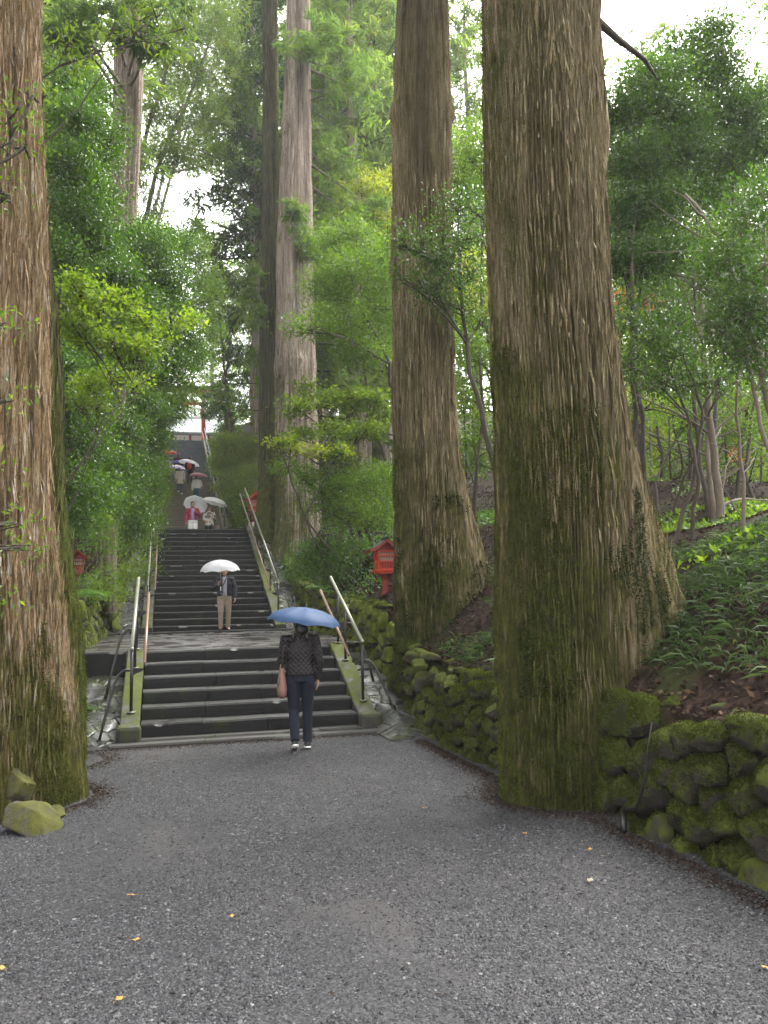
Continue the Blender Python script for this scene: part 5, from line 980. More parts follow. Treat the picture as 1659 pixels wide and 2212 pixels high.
c = q(5, 1660, .3); boulder('moss yellow boulder at the left edge of the picture', (c[0] - .12, c[1], .22), (.3, .34, .5), 9.2, (0, .2, 0))
c = q(118, 1752, .05); boulder('small mossy stone between the flat boulder and the trunk root', (c[0], c[1], .02), (.2, .24, .16), 12.4, (0, .1, .9))
# drain pipe and cut cane lying against the near right wall
def atx(a, b, x): r_ = _f + _R * (a - 829.5) / 1780 + _U * (1106 - b) / 1780; return CP + r_ * (x - CP[0]) / r_[0]
p = [q(1348, 1800, .0)]
mb = MB(); mb.tube([p[0] + (0, 0, .01), p[0] + (0.06, .1, .14)], [.022, .024], 10); pp = p[0] + np.array((.06, .1, .14)); mb.tube([pp, atx(1375, 1745, 3.42), atx(1395, 1680, 3.44), atx(1400, 1610, 3.47), atx(1408, 1560, 3.5)], [.014, .011, .008, .006, .004], 8)
tag(mb.build('drain_pipe', M['rail_dark'], None, True), 'black pipe hanging down the near mossy wall onto the gravel', 'pipe')
# ---------------------------------------------------------------- red lanterns
def lantern(label, loc, rz=0.0, s=1.0, bright=True, roof='slate'):
    """wooden shrine lantern: post with a sleeve, flared bracket, tray, latticed box and a curved gabled roof"""
    vm = M['vermilion'] if bright else M['vermilion_dull']; e = empty('shrine_lantern', loc, label, 'lantern', 'red wooden shrine lanterns', rz); e.scale = (s, s, s)
    mb = MB(); mb.tube([(0, 0, -.3), (0, 0, .34)], .098, 8); mb.tube([(0, 0, .34), (0, 0, .345)], [.098, .07], 8); mb.build('sleeve', M['vermilion_dull'], e)
    mb = MB(); mb.tube([(0, 0, .30), (0, 0, .66)], .075, 8); mb.build('post', M['vermilion_dull'], e)
    mb = MB(); mb.tube([(0, 0, .60), (0, 0, .66), (0, 0, .72), (0, 0, .74)], [.08, .11, .17, .17], 8); mb.build('bracket', M['vermilion_dull'], e)
    mb = MB(); mb.box((0, 0, .755), (.44, .44, .045), bev=.006); mb.box((0, 0, .80), (.50, .50, .045), bev=.006)
    for a in (-1, 1):
        for b in (-1, 1): mb.box((a * .235, b * .235, .80), (.06, .06, .06), bev=.008)
    mb.build('tray', vm, e)
    mb = MB(); hw0, hw1, z0, z1 = .165, .20, .82, 1.24
    for a in (-1, 1):
        for b in (-1, 1): mb.tube([(a * hw0, b * hw0, z0), (a * hw1, b * hw1, z1)], .026, 4)
    for z, h in ((z0 + .02, hw0), (1.0, .18), (z1 - .02, hw1), (1.13, .192)):
        for a in (-1, 1): mb.box((a * h, 0, z), (.03, 2 * h, .03)); mb.box((0, a * h, z + .002), (2 * h, .03, .026))
    mb.build('box_frame', vm, e)
    mb = MB()
    for k in range(-2, 3):
        for a in (-1, 1):
            mb.box((a * .178, k * .06, 1.03), (.010, .012, .38)); mb.box((k * .06, a * .178, 1.03), (.012, .010, .38))
    mb.build('lattice', vm, e)
    mb = MB(); mb.box((0, 0, 1.03), (.31, .31, .38)); mb.build('paper_pane', M['paper'], e)
    mb = MB(); mb.box((0, 0, .92), (.322, .322, .14)); mb.build('panel', M['vermilion_dull'], e)
    # curved gable roof, ridge along y
    prof = [(0, 1.50), (.06, 1.455), (.13, 1.40), (.21, 1.345), (.30, 1.30), (.40, 1.275)]; yy = (-.36, .36)
    def sheet(dz, th, ys_, tr=0.0):
        V = []; F = []
        full = [(-x, z) for x, z in reversed(prof)] + prof[1:]; m = len(full)
        for y in ys_:
            for x, z in full: V.append((x * (1 - tr), y, z + dz))
            for x, z in full: V.append((x * (1 - tr), y, z + dz - th))
        for i in range(m - 1):
            F += [(i, i + 1, 2 * m + i + 1, 2 * m + i), (m + i + 1, m + i, 3 * m + i, 3 * m + i + 1), (i + 1, i, m + i, m + i + 1), (2 * m + i, 2 * m + i + 1, 3 * m + i + 1, 3 * m + i)]
        F += [(0, 2 * m, 3 * m, m), (m - 1, 2 * m - 1, 4 * m - 1, 3 * m - 1)]
        return MB().add(V, F)
    sheet(0, .018, yy).build('roof', M[roof], e)
    for a in (-1, 1): sheet(-.020, .045, (a * .30, a * .335) if a > 0 else (-.335, -.30), .03).build('barge_board', vm, e)
    mb = MB(); mb.box((0, 0, 1.515), (.05, .78, .045), bev=.01); mb.build('ridge_beam', M['black_wood'] if roof == 'slate' else vm, e)
    mb = MB(); mb.add([(-.2, a, 1.24) for a in (-.19, .19)] + [(.2, a, 1.24) for a in (-.19, .19)] + [(0, a, 1.46) for a in (-.19, .19)], [(0, 2, 4), (1, 5, 3), (0, 4, 5, 1), (2, 3, 5, 4), (0, 1, 3, 2)]); mb.build('gable', M['vermilion_dull'], e)
    return e
lantern('red lantern with grey roof beside the flaring trunk, base dull red', (4.33, 4.0, 1.62), -.05, .86)
lantern('bright orange red lantern far up by the second flight rail, half behind a trunk', (3.30, 18.0, 4.27), .1, .92, True, 'vermilion')
lp = at(168, 1190, 6.5); lantern('red lantern half hidden behind the left trunks and leaves', (lp[0], 6.5, lp[2] - .92), .1, .62, False, 'vermilion_dull')
mb = MB(); mb.box((3.35, 17.6, 4.4), (.6, .5, .35), bev=.02); tag(mb.build('stone_plinth', M['concrete']), 'pale stone block at the head of the second flight, behind the handrail', 'stone block')

# ---------------------------------------------------------------- gate and hall at the top
def torii():
    e = empty('torii_gate', (1.42, 53, 14.12), 'red shrine gate at the top of the stairway, mostly behind leaves', 'gate')
    for a in (-1, 1):
        mb = MB(); mb.tube([(a * 1.55, 0, 0), (a * 1.50, 0, 4.1)], [.18, .155], 20); mb.build('pillar', M['vermilion'], e, True)
        mb = MB(); mb.tube([(a * 1.55, 0, -.02), (a * 1.55, 0, .35)], .205, 20); mb.build('pillar_base', M['black_wood'], e, True)
    mb = MB(); mb.box((0, 0, 3.25), (3.7, .16, .26), bev=.01); mb.build('tie_beam', M['vermilion'], e)
    X = np.linspace(-2.3, 2.3, 21); mb = MB(); V = []; F = []
    def beam(z0, z1, d, mt, nm):
        V = []; F = []
        for x in X: c = .16 * (abs(x) / 2.3) ** 2.5; V += [(x, -d, z0 + c), (x, d, z0 + c), (x, d, z1 + c), (x, -d, z1 + c)]
        for i in range(20):
            for j in range(4): F.append((i * 4 + j, i * 4 + (j + 1) % 4, i * 4 + 4 + (j + 1) % 4, i * 4 + 4 + j))
        F += [(3, 2, 1, 0), (80, 81, 82, 83)]; MB().add(V, F).build(nm, mt, e)
    beam(4.05, 4.28, .14, M['vermilion'], 'lintel'); beam(4.28, 4.46, .2, M['vermilion'], 'top_beam'); beam(4.46, 4.56, .25, M['black_wood'], 'cap')
    mb = MB(); mb.box((0, 0, 3.7), (.5, .08, .62), bev=.01); mb.build('name_plate', M['black_wood'], e)
torii()
def hall():
    e = empty('shrine_hall', (-1.0, 63, 14.2), 'pale shrine building with grey green roof beyond the gate', 'building')
    mb = MB(); mb.box((0, 2, 1.35), (13, 4, 2.7)); mb.build('wall', M['plaster'], e)
    for k in range(-4, 5):
        mb = MB(); mb.box((k * 1.6, -.08, 1.35), (.2, .2, 2.7)); mb.build('pillar', M['vermilion_dull'], e)
    mb = MB(); mb.box((0, -.12, .35), (13.2, .14, .7)); mb.build('plinth', simple('maroon_base_panel', (.16, .07, .06), .7), e)
    V = []; F = []; P = [(-1.6, 2.55), (-.8, 2.85), (.2, 3.35), (1.2, 4.0), (2, 4.7)]
    for x in (-8, 8):
        for y, z in P: V.append((x, y, z))
        for y, z in reversed(P[:-1]): V.append((x, 4 - y, z))
    m = 9
    for i in range(m - 1): F.append((i, i + 1, m + i + 1, m + i))
    o = MB().add(V, F).build('roof', M['roof_pale'], e); s = o.modifiers.new('s', 'SOLIDIFY'); s.thickness = .14
    mb = MB(); mb.box((0, 2, 4.75), (16.2, .45, .3), bev=.03); mb.build('roof_ridge', M['plaster'], e)
    for k in range(-3, 4, 2):
        mb = MB(); mb.box((k * 1.6 + .8, -.03, 1.5), (1.1, .06, 1.4)); mb.build('lattice_window', M['vermilion_dull'], e)
hall()

# ---------------------------------------------------------------- people
def remesh(mb, voxel, smooth=6):
    me = mb.mesh('tmp'); o = D.objects.new('tmp', me); COL.objects.link(o)
    r = o.modifiers.new('r', 'REMESH'); r.mode = 'VOXEL'; r.voxel_size = voxel; r.use_smooth_shade = True
    s = o.modifiers.new('s', 'SMOOTH'); s.factor = .5; s.iterations = smooth
    dg = bpy.context.evaluated_depsgraph_get(); out = D.meshes.new_from_object(o.evaluated_get(dg), depsgraph=dg)
    COL.objects.unlink(o); D.objects.remove(o); D.meshes.remove(me); out.materials.clear(); return out
def simp(name, c, **k):
    if name not in M: M[name] = simple(name, c, **k)
    return M[name]
M['skin'] = simple('skin', (.48, .27, .185), .5, var=.08, bump=.05); M['hair'] = simple('black_hair', (.012, .010, .009), .4, var=.4, sc=60, bump=.4)
M['hair_brown'] = simple('brown_hair', (.05, .026, .015), .4, var=.4, sc=60, bump=.4); M['eye'] = simple('dark_eye', (.02, .015, .012), .3); M['sole'] = simple('white_rubber_sole', (.72, .70, .66), .5)
def fabric(name, c, rough=.85, var=.2, sc=7, b=.5, bd=.02):
    n = NM(name); f = n.noise((1, 1, .6), sc=sc, det=3, rough=.6, dist=.6); g = n.noise(sc=160, det=2)
    n.col(n.mix(f, tuple(x * (1 - var) for x in c), tuple(min(1, x * (1 + var)) for x in c))); n.set(rough=rough, spec=.3, normal=n.bump(f, b, bd, n.bump(g, .2, .001))); return n.m
def quilt(name, c, k=17.0, rough=.45):
    """diamond quilting"""
    n = NM(name); tc = n.n('TexCoord'); sx = n.n('SeparateXYZ'); n.l(tc.outputs['Object'], sx.inputs[0]); hs_ = []
    ang = sx.outputs[0]
    for sg in (1, -1):
        a = n.math('ADD', n.math('MULTIPLY', sx.outputs[2], k), n.math('MULTIPLY', ang, sg * k)); hs_.append(n.math('ABSOLUTE', n.math('SINE', n.math('MULTIPLY', a, math.pi))))
    h = n.math('POWER', n.math('MULTIPLY', hs_[0], hs_[1]), .4); f = n.noise(sc=6, det=3, dist=.5)
    n.col(n.mix(n.ramp(h, [(0, 0.0), (.6, 1.0)]), tuple(x * .6 for x in c), c)); n.set(rough=rough, spec=.3, normal=n.bump(h, .7, .014, n.bump(f, .4, .02))); return n.m
def puffer(name, c):
    n = NM(name); tc = n.n('TexCoord'); sx = n.n('SeparateXYZ'); n.l(tc.outputs['Object'], sx.inputs[0])
    h = n.math('POWER', n.math('ABSOLUTE', n.math('SINE', n.math('MULTIPLY', sx.outputs[2], 42.0))), .5); f = n.noise(sc=7, det=3, dist=.6)
    n.col(n.mix(n.ramp(h, [(0, 0.0), (.5, 1.0)]), tuple(x * .45 for x in c), c)); n.set(rough=.3, spec=.5, normal=n.bump(h, 1.0, .02, n.bump(f, .4, .015))); return n.m
def printed(name, base, spot, sc=9, a=.55):
    n = NM(name); f = n.voro((1, 1, 1), sc, out='Distance'); n.col(n.mix(n.ramp(f, [(a - .05, 1.0), (a + .05, 0.0)]), base, spot)); n.set(rough=.8); return n.m

def arm_pts(sh, el, wr): return [np.array(p, float) for p in (sh, el, wr)]
def hand_mb(mb, wr, d, palm, k, grip=False, thumb=1):
    """palm and five fingers from the wrist along d; palm = direction the palm faces"""
    d = np.array(d, float); d /= np.linalg.norm(d); p = np.array(palm, float); p -= d * (p @ d); p /= np.linalg.norm(p); s = np.cross(d, p); w = np.array(wr, float)
    mb.tube([w - d * .02 * k, w + d * .03 * k, w + d * .085 * k], [.024 * k, .036 * k, .038 * k], 10, [.020 * k, .018 * k, .014 * k]) if abs(s[0]) > .5 else mb.tube([w - d * .02 * k, w + d * .03 * k, w + d * .085 * k], [.020 * k, .020 * k, .016 * k], 10, [.024 * k, .036 * k, .038 * k])
    for i, L in enumerate((.068, .078, .072, .056)):
        o = (i - 1.5) * .020 * k; b = w + d * .08 * k + s * o; c = (1.15 if grip else .35)
        q1 = b + (d * math.cos(c * .5) + p * math.sin(c * .5)) * L * .45 * k; q2 = q1 + (d * math.cos(c * 1.4) + p * math.sin(c * 1.4)) * L * .32 * k; q3 = q2 + (d * math.cos(c * 2.2) + p * math.sin(c * 2.2)) * L * .25 * k
        mb.tube([b, q1, q2, q3], [.0095 * k, .009 * k, .008 * k, .006 * k], 7)
    t0 = w + d * .025 * k - s * thumb * .03 * k; t1 = t0 + (d * .7 - s * thumb * .6 + p * .3) * .035 * k; t2 = t1 + (d * .75 - s * thumb * (-.1 if grip else .2) + p * (.6 if grip else .3)) * .032 * k
    mb.tube([t0, t1, t2], [.012 * k, .011 * k, .008 * k], 7)
def person(label, loc, rz, h, pose, jacket, trousers, shoe, hair='hair', hairlen=0, jl=.48, vox=.012, shirt=None, open_front=False, face=True, group='visitors on the stairs', bulk=1.0, sole=None, headturn=0.0, cuff=None, coat=None):
    """local frame: feet at z 0, facing +Y, +X is the person's right-hand side of the picture when seen from behind (their right)"""
    k = h / 1.70; J = {a: np.array(b, float) * k for a, b in pose.items()}; mb = MB()
    hip, chest, neck, head = J['hip'], J['chest'], J['neck'], J['head']
    # body: one continuous surface
    mb.tube([hip - (0, 0, .08 * k), hip + (0, 0, .04 * k), (hip + chest) / 2, chest, neck - (0, 0, .05 * k), neck], [.15 * k, .155 * k, .13 * k, .165 * k, .10 * k, .055 * k], 18, [.10 * k, .105 * k, .09 * k, .105 * k, .075 * k, .055 * k])
    mb.tube([neck - (0, 0, .06 * k), neck + (0, 0, .02 * k), head - (0, 0, .05 * k)], [.058 * k, .052 * k, .052 * k], 12)
    hd = lambda x, y, z: head + np.array([x * math.cos(headturn) + y * math.sin(headturn), -x * math.sin(headturn) + y * math.cos(headturn), z]) * k
    mb.ball(hd(0, 0, .02), (.074 * k, .090 * k, .100 * k), 18); mb.ball(hd(0, .018, -.055), (.052 * k, .062 * k, .058 * k), 14); mb.ball(hd(0, .092, -.018), (.012 * k, .018 * k, .020 * k), 8); mb.ball(hd(0, .072, -.062), (.024 * k, .014 * k, .010 * k), 8)
    for a in (-1, 1): mb.ball(hd(a * .075, -.005, -.01), (.010 * k, .020 * k, .030 * k), 8)
    for s in 'lr':
        sh, el, wr = J['sh_' + s], J['el_' + s], J['wr_' + s]; hp, kn, an, to = J['hp_' + s], J['kn_' + s], J['an_' + s], J['to_' + s]
        mb.tube([sh + (chest - sh) * .4, sh, (sh + el) / 2, el, (el + wr) / 2, wr], np.array([.06, .052, .046, .038, .036, .026]) * k, 10)
        dr = wr - el; hand_mb(mb, wr, J.get('hd_' + s, dr) if ('hd_' + s) in J else dr, J.get('pm_' + s, np.array([-1 if sh[0] > 0 else 1, 0, 0])), k * 1.0, grip=('grip_' + s) in pose, thumb=1 if s == 'l' else -1)
        mb.tube([hp + (0, 0, .05 * k), hp - (0, 0, .05 * k), (hp + kn) / 2, kn, (kn * .6 + an * .4), an], np.array([.085, .088, .072, .054, .055, .036]) * k, 12)
        mb.tube([an, (an + to) / 2 - (0, 0, .012 * k), to], np.array([.036, .034, .026]) * k, 10)
    p = link('person', remesh(mb, vox, 4), M['skin']); p.location = loc; p.rotation_euler = (0, 0, rz); tag(p, label, 'person', group)
    def part(nm, m_, mt, v=None, sm=5): o = link(nm, remesh(m_, v or vox, sm), mt, p); return o
    # trousers
    m = MB(); b_ = 1.0 * bulk
    m.tube([hip + (0, 0, .10 * k), hip, hip - (0, 0, .08 * k)], np.array([.165, .175, .16]) * k * b_, 18, np.array([.115, .13, .12]) * k * b_)
    for s in 'lr':
        hp, kn, an = J['hp_' + s], J['kn_' + s], J['an_' + s]; m.tube([hp + (0, 0, .06 * k), hp - (0, 0, .06 * k), (hp + kn) / 2, kn, (kn + an) / 2, an + (0, 0, .0)], np.array([.09, .10, .088, .070, .064, .058]) * k * b_, 14)
        if cuff: m.ball(an + (0, 0, .01), .062 * k * b_, 10)
    part('trousers', m, trousers)
    # shoes
    for s in 'lr':
        an, to = J['an_' + s], J['to_' + s]; f = to - an; f /= np.linalg.norm(f); m = MB(); he = an - f * .045 * k - (0, 0, .045 * k) if True else an
        m.tube([an - (0, 0, .0), an - (0, 0, .035 * k)], np.array([.042, .045]) * k, 12); m.tube([he, (he + to) / 2 + (0, 0, .006 * k), to + f * .02 * k - (0, 0, .004)], np.array([.040, .045, .034]) * k, 12, np.array([.040, .038, .026]) * k); o = part('shoe', m, shoe, min(vox, .01), 3)
        if sole is not None:
            m = MB(); dn = np.array([0, 0, -1.]); dn -= f * (dn @ f); dn /= np.linalg.norm(dn); m.tube([he + dn * .034 * k - f * .02 * k, (he + to) / 2 + dn * .030 * k, to + f * .04 * k + dn * .022 * k], np.array([.040, .047, .034]) * k, 12, .011 * k) if abs(np.cross(dn, f)[0]) > .5 else m.tube([he + dn * .034 * k, to + f * .04 * k + dn * .022 * k], .02 * k, 12)
            link('sole', m.mesh('sole', True), sole, o)
    # jacket or coat
    m = MB(); bj = bulk; lo = hip + (0, 0, (.48 - jl) * k); bot = hip * 1.0; bot = np.array([hip[0], hip[1], hip[2] + .02 * k - (jl - .48) * k])
    m.tube([bot, bot + (0, 0, .04 * k), (hip + chest) / 2, chest, neck - (0, 0, .085 * k), neck - (0, 0, .02 * k), neck + (0, 0, .015 * k)], np.array([.195, .19, .168, .195, .155, .075, .072]) * k * bj, 22, np.array([.14, .138, .125, .135, .10, .075, .072]) * k * bj)
    for s in 'lr':
        sh, el, wr = J['sh_' + s], J['el_' + s], J['wr_' + s]; m.tube([sh + (chest - sh) * .35 + (0, 0, .03 * k), sh, (sh + el) / 2, el, (el + wr) / 2, wr], np.array([.085, .076, .068, .060, .054, .045]) * k * bj, 14)
    if open_front:
        pass
    part('jacket', m, jacket)
    if shirt is not None:
        m = MB(); c = chest
        y0_ = .137 * bj
        V = []; F = []
        rows = [(neck[2] - .01 * k, .05, .080), (chest[2] + .10 * k, .060, .118), (chest[2], .055, .142), ((chest[2] + hip[2]) / 2, .05, .136), (bot[2] + .0 * k, .06, .150)]
        for z, hw, yy_ in rows:
            for a in (-1, -.5, 0, .5, 1): V.append((chest[0] + hw * a * k, chest[1] + (yy_ * bj + .004 - .018 * a * a) * k, z))
        for i in range(len(rows) - 1):
            for j in range(4): F.append((i * 5 + j, i * 5 + j + 1, i * 5 + j + 6, i * 5 + j + 5))
        o = MB().add(V, F).build('shirt_front', shirt, p, True); o.modifiers.new('s', 'SOLIDIFY').thickness = .02
    # collar
    m = MB(); m.tube([neck - (0, 0, .05 * k), neck + (0, 0, .0), neck + (0, -.004 * k, .035 * k)], np.array([.088, .074, .076]) * k, 16, np.array([.085, .074, .076]) * k, cap=False); o = m.build('collar', jacket, p, True); o.modifiers.new('s', 'SOLIDIFY').thickness = .012
    # hair
    m = MB(); m.ball(hd(0, -.018, .045), (.086 * k, .098 * k, .092 * k), 18); m.ball(hd(0, -.045, .0), (.080 * k, .072 * k, .09 * k), 16)
    if hairlen: m.tube([hd(0, -.06, .0), hd(0, -.07, -.10), hd(0, -.06, -.10 - hairlen)], np.array([.082, .085, .05]) * k, 14, np.array([.06, .055, .03]) * k)
    part('hair', m, M[hair], min(vox, .012))
    if face:
        for a in (-1, 1): mm = MB(); mm.ball(hd(a * .030, .083, .006), (.013 * k, .008 * k, .007 * k), 8); mm.build('eye', M['eye'], p, True)
    return p
def stand(**o):
    """a relaxed standing pose for a 1.70 m person; +X right, +Y forward"""
    P = dict(hip=(0, 0, .93), chest=(0, .0, 1.24), neck=(0, -.01, 1.44), head=(0, .01, 1.575), sh_r=(.185, -.01, 1.38), el_r=(.245, -.03, 1.10), wr_r=(.25, .06, .86), sh_l=(-.185, -.01, 1.38), el_l=(-.245, -.03, 1.10), wr_l=(-.25, .06, .86),
             hp_r=(.09, 0, .88), kn_r=(.10, .02, .48), an_r=(.10, 0, .085), to_r=(.12, .15, .035), hp_l=(-.09, 0, .88), kn_l=(-.10, .02, .48), an_l=(-.10, 0, .085), to_l=(-.12, .15, .035))
    P.update(o); return P
def umbrella(label, apex, axis, Rr, hh, mat, shaft=.75, n=8, rot=0.0, handle='rail_dark', rib='rail_metal', shaftmat='rail_metal', group='umbrellas held by the visitors'):
    """canopy of n panels on ribs, shaft and crook handle; apex in world, axis points up the shaft"""
    e = empty('umbrella', apex, label, 'umbrella', group); e.rotation_euler = Vector(axis).to_track_quat('Z', 'Y').to_euler(); V = []; F = []; nr = 9; per = 6; na = n * per
    for i in range(nr + 1):
        t = i / nr; r = Rr * math.sin(t * math.pi / 2 * .92) / math.sin(math.pi / 2 * .92)
        for j in range(na):
            a = rot + 2 * math.pi * j / na; u = (j % per) / per; sag = math.sin(math.pi * u); rr_ = r * (1 - .055 * sag * t); z = -hh * (t ** 1.85) + .0 - .022 * Rr * sag * math.sin(math.pi * t) * 1.5 + hh * .10 * sag * t ** 6
            V.append((rr_ * math.cos(a), rr_ * math.sin(a), z))
    for i in range(nr):
        for j in range(na): F.append((i * na + j, i * na + (j + 1) % na, (i + 1) * na + (j + 1) % na, (i + 1) * na + j))
    MB().add(V, F).build('canopy', mat, e, True)
    for k in range(n):
        a = rot + 2 * math.pi * k / n; P = []
        for i in range(nr + 1):
            t = i / nr; r = Rr * math.sin(t * math.pi / 2 * .92) / math.sin(math.pi / 2 * .92); P.append((r * math.cos(a), r * math.sin(a), -hh * (t ** 1.85) - .004))
        mb = MB(); mb.tube(P, .0022, 5); mb.tube([P[4], (0, 0, -hh * .75 - .06)], .0018, 4); mb.build('rib', M[rib], e)
    mb = MB(); mb.tube([(0, 0, .0), (0, 0, -shaft)], .0055, 8); mb.build('shaft', M[shaftmat], e, True)
    mb = MB(); mb.tube([(0, 0, .045), (0, 0, -.005)], [.003, .007], 8); mb.build('ferrule', M[rib], e, True)
    mb = MB(); z = -shaft; mb.tube([(0, 0, z + .06), (0, 0, z - .06), (.008, 0, z - .09), (.03, 0, z - .11), (.055, 0, z - .09), (.06, 0, z - .06)], .011, 8); mb.build('handle', M[handle], e, True)
    return e
def film(name, c, tr):
    n = NM(name); n.col(c); n.set(rough=.18, spec=.6); t = n.n('BsdfTransparent'); t.inputs[0].default_value = (.95, .95, .97, 1); tl = n.n('BsdfTranslucent'); tl.inputs[0].default_value = (*c, 1)
    m1 = n.n('MixShader'); m1.inputs[0].default_value = .5; n.l(n.p.outputs[0], m1.inputs[1]); n.l(tl.outputs[0], m1.inputs[2])
    m2 = n.n('MixShader'); m2.inputs[0].default_value = tr; n.l(m1.outputs[0], m2.inputs[1]); n.l(t.outputs[0], m2.inputs[2]); n.l(m2.outputs[0], n.out.inputs['Surface']); return n.m
def canopy(name, c, tr=.25, rough=.6):
    n = NM(name); n.col(c); n.set(rough=rough, spec=.4); tl = n.n('BsdfTranslucent'); tl.inputs[0].default_value = (*c, 1)
    m1 = n.n('MixShader'); m1.inputs[0].default_value = tr; n.l(n.p.outputs[0], m1.inputs[1]); n.l(tl.outputs[0], m1.inputs[2]); n.l(m1.outputs[0], n.out.inputs['Surface']); return n.m

# 1: back view at the foot of the stairs, blue umbrella
h1 = 1.60; k1 = h1 / 1.7
pose = stand(hip=(0, 0, .92), chest=(.0, .02, 1.22), neck=(.0, .02, 1.42), head=(.02, .04, 1.56), an_l=(-.085, -.16, .13), to_l=(-.085, -.04, .045), kn_l=(-.085, .03, .49), an_r=(.085, .04, .085), to_r=(.09, .19, .035), kn_r=(.09, .07, .48),
             el_l=(-.235, .02, 1.10), wr_l=(-.13, .22, 1.20), hd_l=(0.2, .3, .6), pm_l=(1, .2, 0), grip_l=(1, 0, 0), el_r=(.24, -.02, 1.10), wr_r=(.225, .03, .86))
b1 = np.array([1.86, -1.28, .0])
person('person in a dark quilted jacket and dark jeans, at the foot of the stairs', b1, -.08, h1, pose, quilt('dark_quilted_nylon', (.020, .015, .016)), fabric('dark_navy_denim', (.010, .012, .022)), simp('black_shoe', (.012, .012, .013), rough=.5), vox=.009, sole=M['sole'], jl=.50, group=None, hairlen=.03, bulk=.98)
hand1 = b1 + np.array([-.10, .27, 1.22]) * k1
ap = at(661, 1312, -1.15); ax = np.array([.10, -.03, 1.0])
umbrella('blue umbrella over the person in the quilted jacket', ap, (.13, -.05, 1), .45, .20, canopy('blue_umbrella_cloth', (.020, .060, .150), .08), shaft=.62, rot=.3, group='umbrellas held by the visitors')
# shoulder bag
e = empty('shoulder_bag', b1 + np.array([-.235, .0, .68]) * k1, 'pinkish brown bag hanging from the left shoulder of the person in the quilted jacket', 'bag')
V = []; F = []; rows = [(.36, .02, .02), (.28, .045, .03), (.18, .085, .05), (.08, .115, .062), (.01, .12, .055), (-.03, .085, .03)]
mb = MB(); mb.tube([(0, .0, z) for z, a, b in rows], [b for z, a, b in rows], 20, [a for z, a, b in rows]); o = link('pouch', mb.mesh('p', True), fabric('pinkish_brown_leather', (.23, .125, .10), .5, b=.8), e)
mb = MB(); mb.tube([(0, -.03, .32), (.01, -.05, .52), (.035, -.03, .64), (.05, .01, .67), (.03, .08, .60), (0, .09, .36)], .011, 8); mb.build('strap', simp('dark_strap', (.03, .025, .03)), e, True)
mb = MB(); mb.tube([(-.045, -.052, .20), (.045, -.052, .20)], .004, 6); mb.tube([(-.06, -.067, .1), (-.03, -.05, .2)], .004, 6); mb.build('seam', simp('dark_strap', (.03, .025, .03)), e, True)

# 2: man coming down, transparent umbrella, faces the camera (local +Y turned to -Y)
h2 = 1.53; k2 = h2 / 1.7; b2 = np.array([1.64, 8.92, 1.11])
pose = stand(hip=(0, 0, .93), neck=(0, .0, 1.45), head=(.0, .04, 1.57), kn_r=(.10, .12, .50), an_r=(.10, .04, .10), to_r=(.13, .18, .05), an_l=(-.10, -.10, .10), to_l=(-.12, .05, .04), kn_l=(-.10, .02, .49),
             el_r=(.29, -.01, 1.12), wr_r=(.165, .18, 1.22), hd_r=(-.1, .2, 1), pm_r=(-1, .3, 0), grip_r=(1, 0, 0), el_l=(-.28, -.02, 1.12), wr_l=(-.27, .08, .86), grip_l=(1, 0, 0))
person('person in a dark navy jacket and beige trousers stepping onto the landing', b2, math.pi, h2, pose, fabric('dark_navy_jacket', (.022, .020, .034), .55, b=.9, bd=.03), fabric('beige_trousers', (.30, .245, .18), .8, b=1.0, bd=.04), simp('dark_brown_shoe', (.03, .024, .02)), vox=.010, shirt=fabric('pale_lilac_shirt', (.42, .40, .46)), group=None, bulk=1.04, cuff=True, jl=.50)
o = MB(); nk = np.array([0, 0, 0])
e = empty('camera_strap', b2, 'dark camera strap round the neck of the person in the navy jacket', 'strap')
mb = MB(); mb.tube([(.06, -.10, 1.44 * k2), (.0, -.165, 1.30 * k2), (-.05, -.185, 1.20 * k2), (-.09, -.18, 1.08 * k2)], .012, 6); mb.tube([(-.07, -.10, 1.44 * k2), (-.09, -.165, 1.30 * k2), (-.09, -.18, 1.08 * k2)], .012, 6); mb.build('webbing', M['rail_dark'], e, True)
mb = MB(); mb.box((-.09, -.215, 1.03 * k2), (.10, .06, .07), bev=.012); mb.tube([(-.09, -.24, 1.03 * k2), (-.09, -.29, 1.03 * k2)], .028, 12); mb.build('camera_body', M['black_wood'], e)
umbrella('clear plastic umbrella over the person in the navy jacket', at(475, 1209, 8.72), (-.03, -.02, 1), .47, .29, film('clear_umbrella_film', (.86, .86, .90), .16), shaft=.70, rot=.2, handle='plaster')

# 3 and 4: couple on the upper landing, facing us
b3 = np.array([1.30, 23.0, 4.23]); pose = stand(el_r=(.26, -.02, 1.12), wr_r=(.27, .06, .86), el_l=(-.27, .02, 1.14), wr_l=(-.08, .20, 1.26), hd_l=(.2, .1, 1), pm_l=(1, .2, 0), grip_l=(1, 0, 0), kn_l=(-.1, .12, .5), an_l=(-.1, .10, .1), to_l=(-.1, .24, .05), head=(0, .03, 1.58))
person('person in a shiny maroon padded jacket and white trousers on the upper landing', b3, math.pi, 1.74, pose, puffer('maroon_padded_nylon', (.30, .015, .05)), fabric('white_trousers', (.70, .69, .66)), simp('dark_brown_shoe', (.03, .024, .02)), vox=.013, shirt=fabric('lilac_blue_shirt', (.30, .28, .50)), headturn=-.35, bulk=1.08)
umbrella('clear umbrella held tilted behind the person in the maroon jacket', at(425, 1082, 23.35), (.25, .75, .9), .50, .26, film('hazy_clear_film', (.86, .86, .90), .10), shaft=.6, rot=.1, handle='plaster')
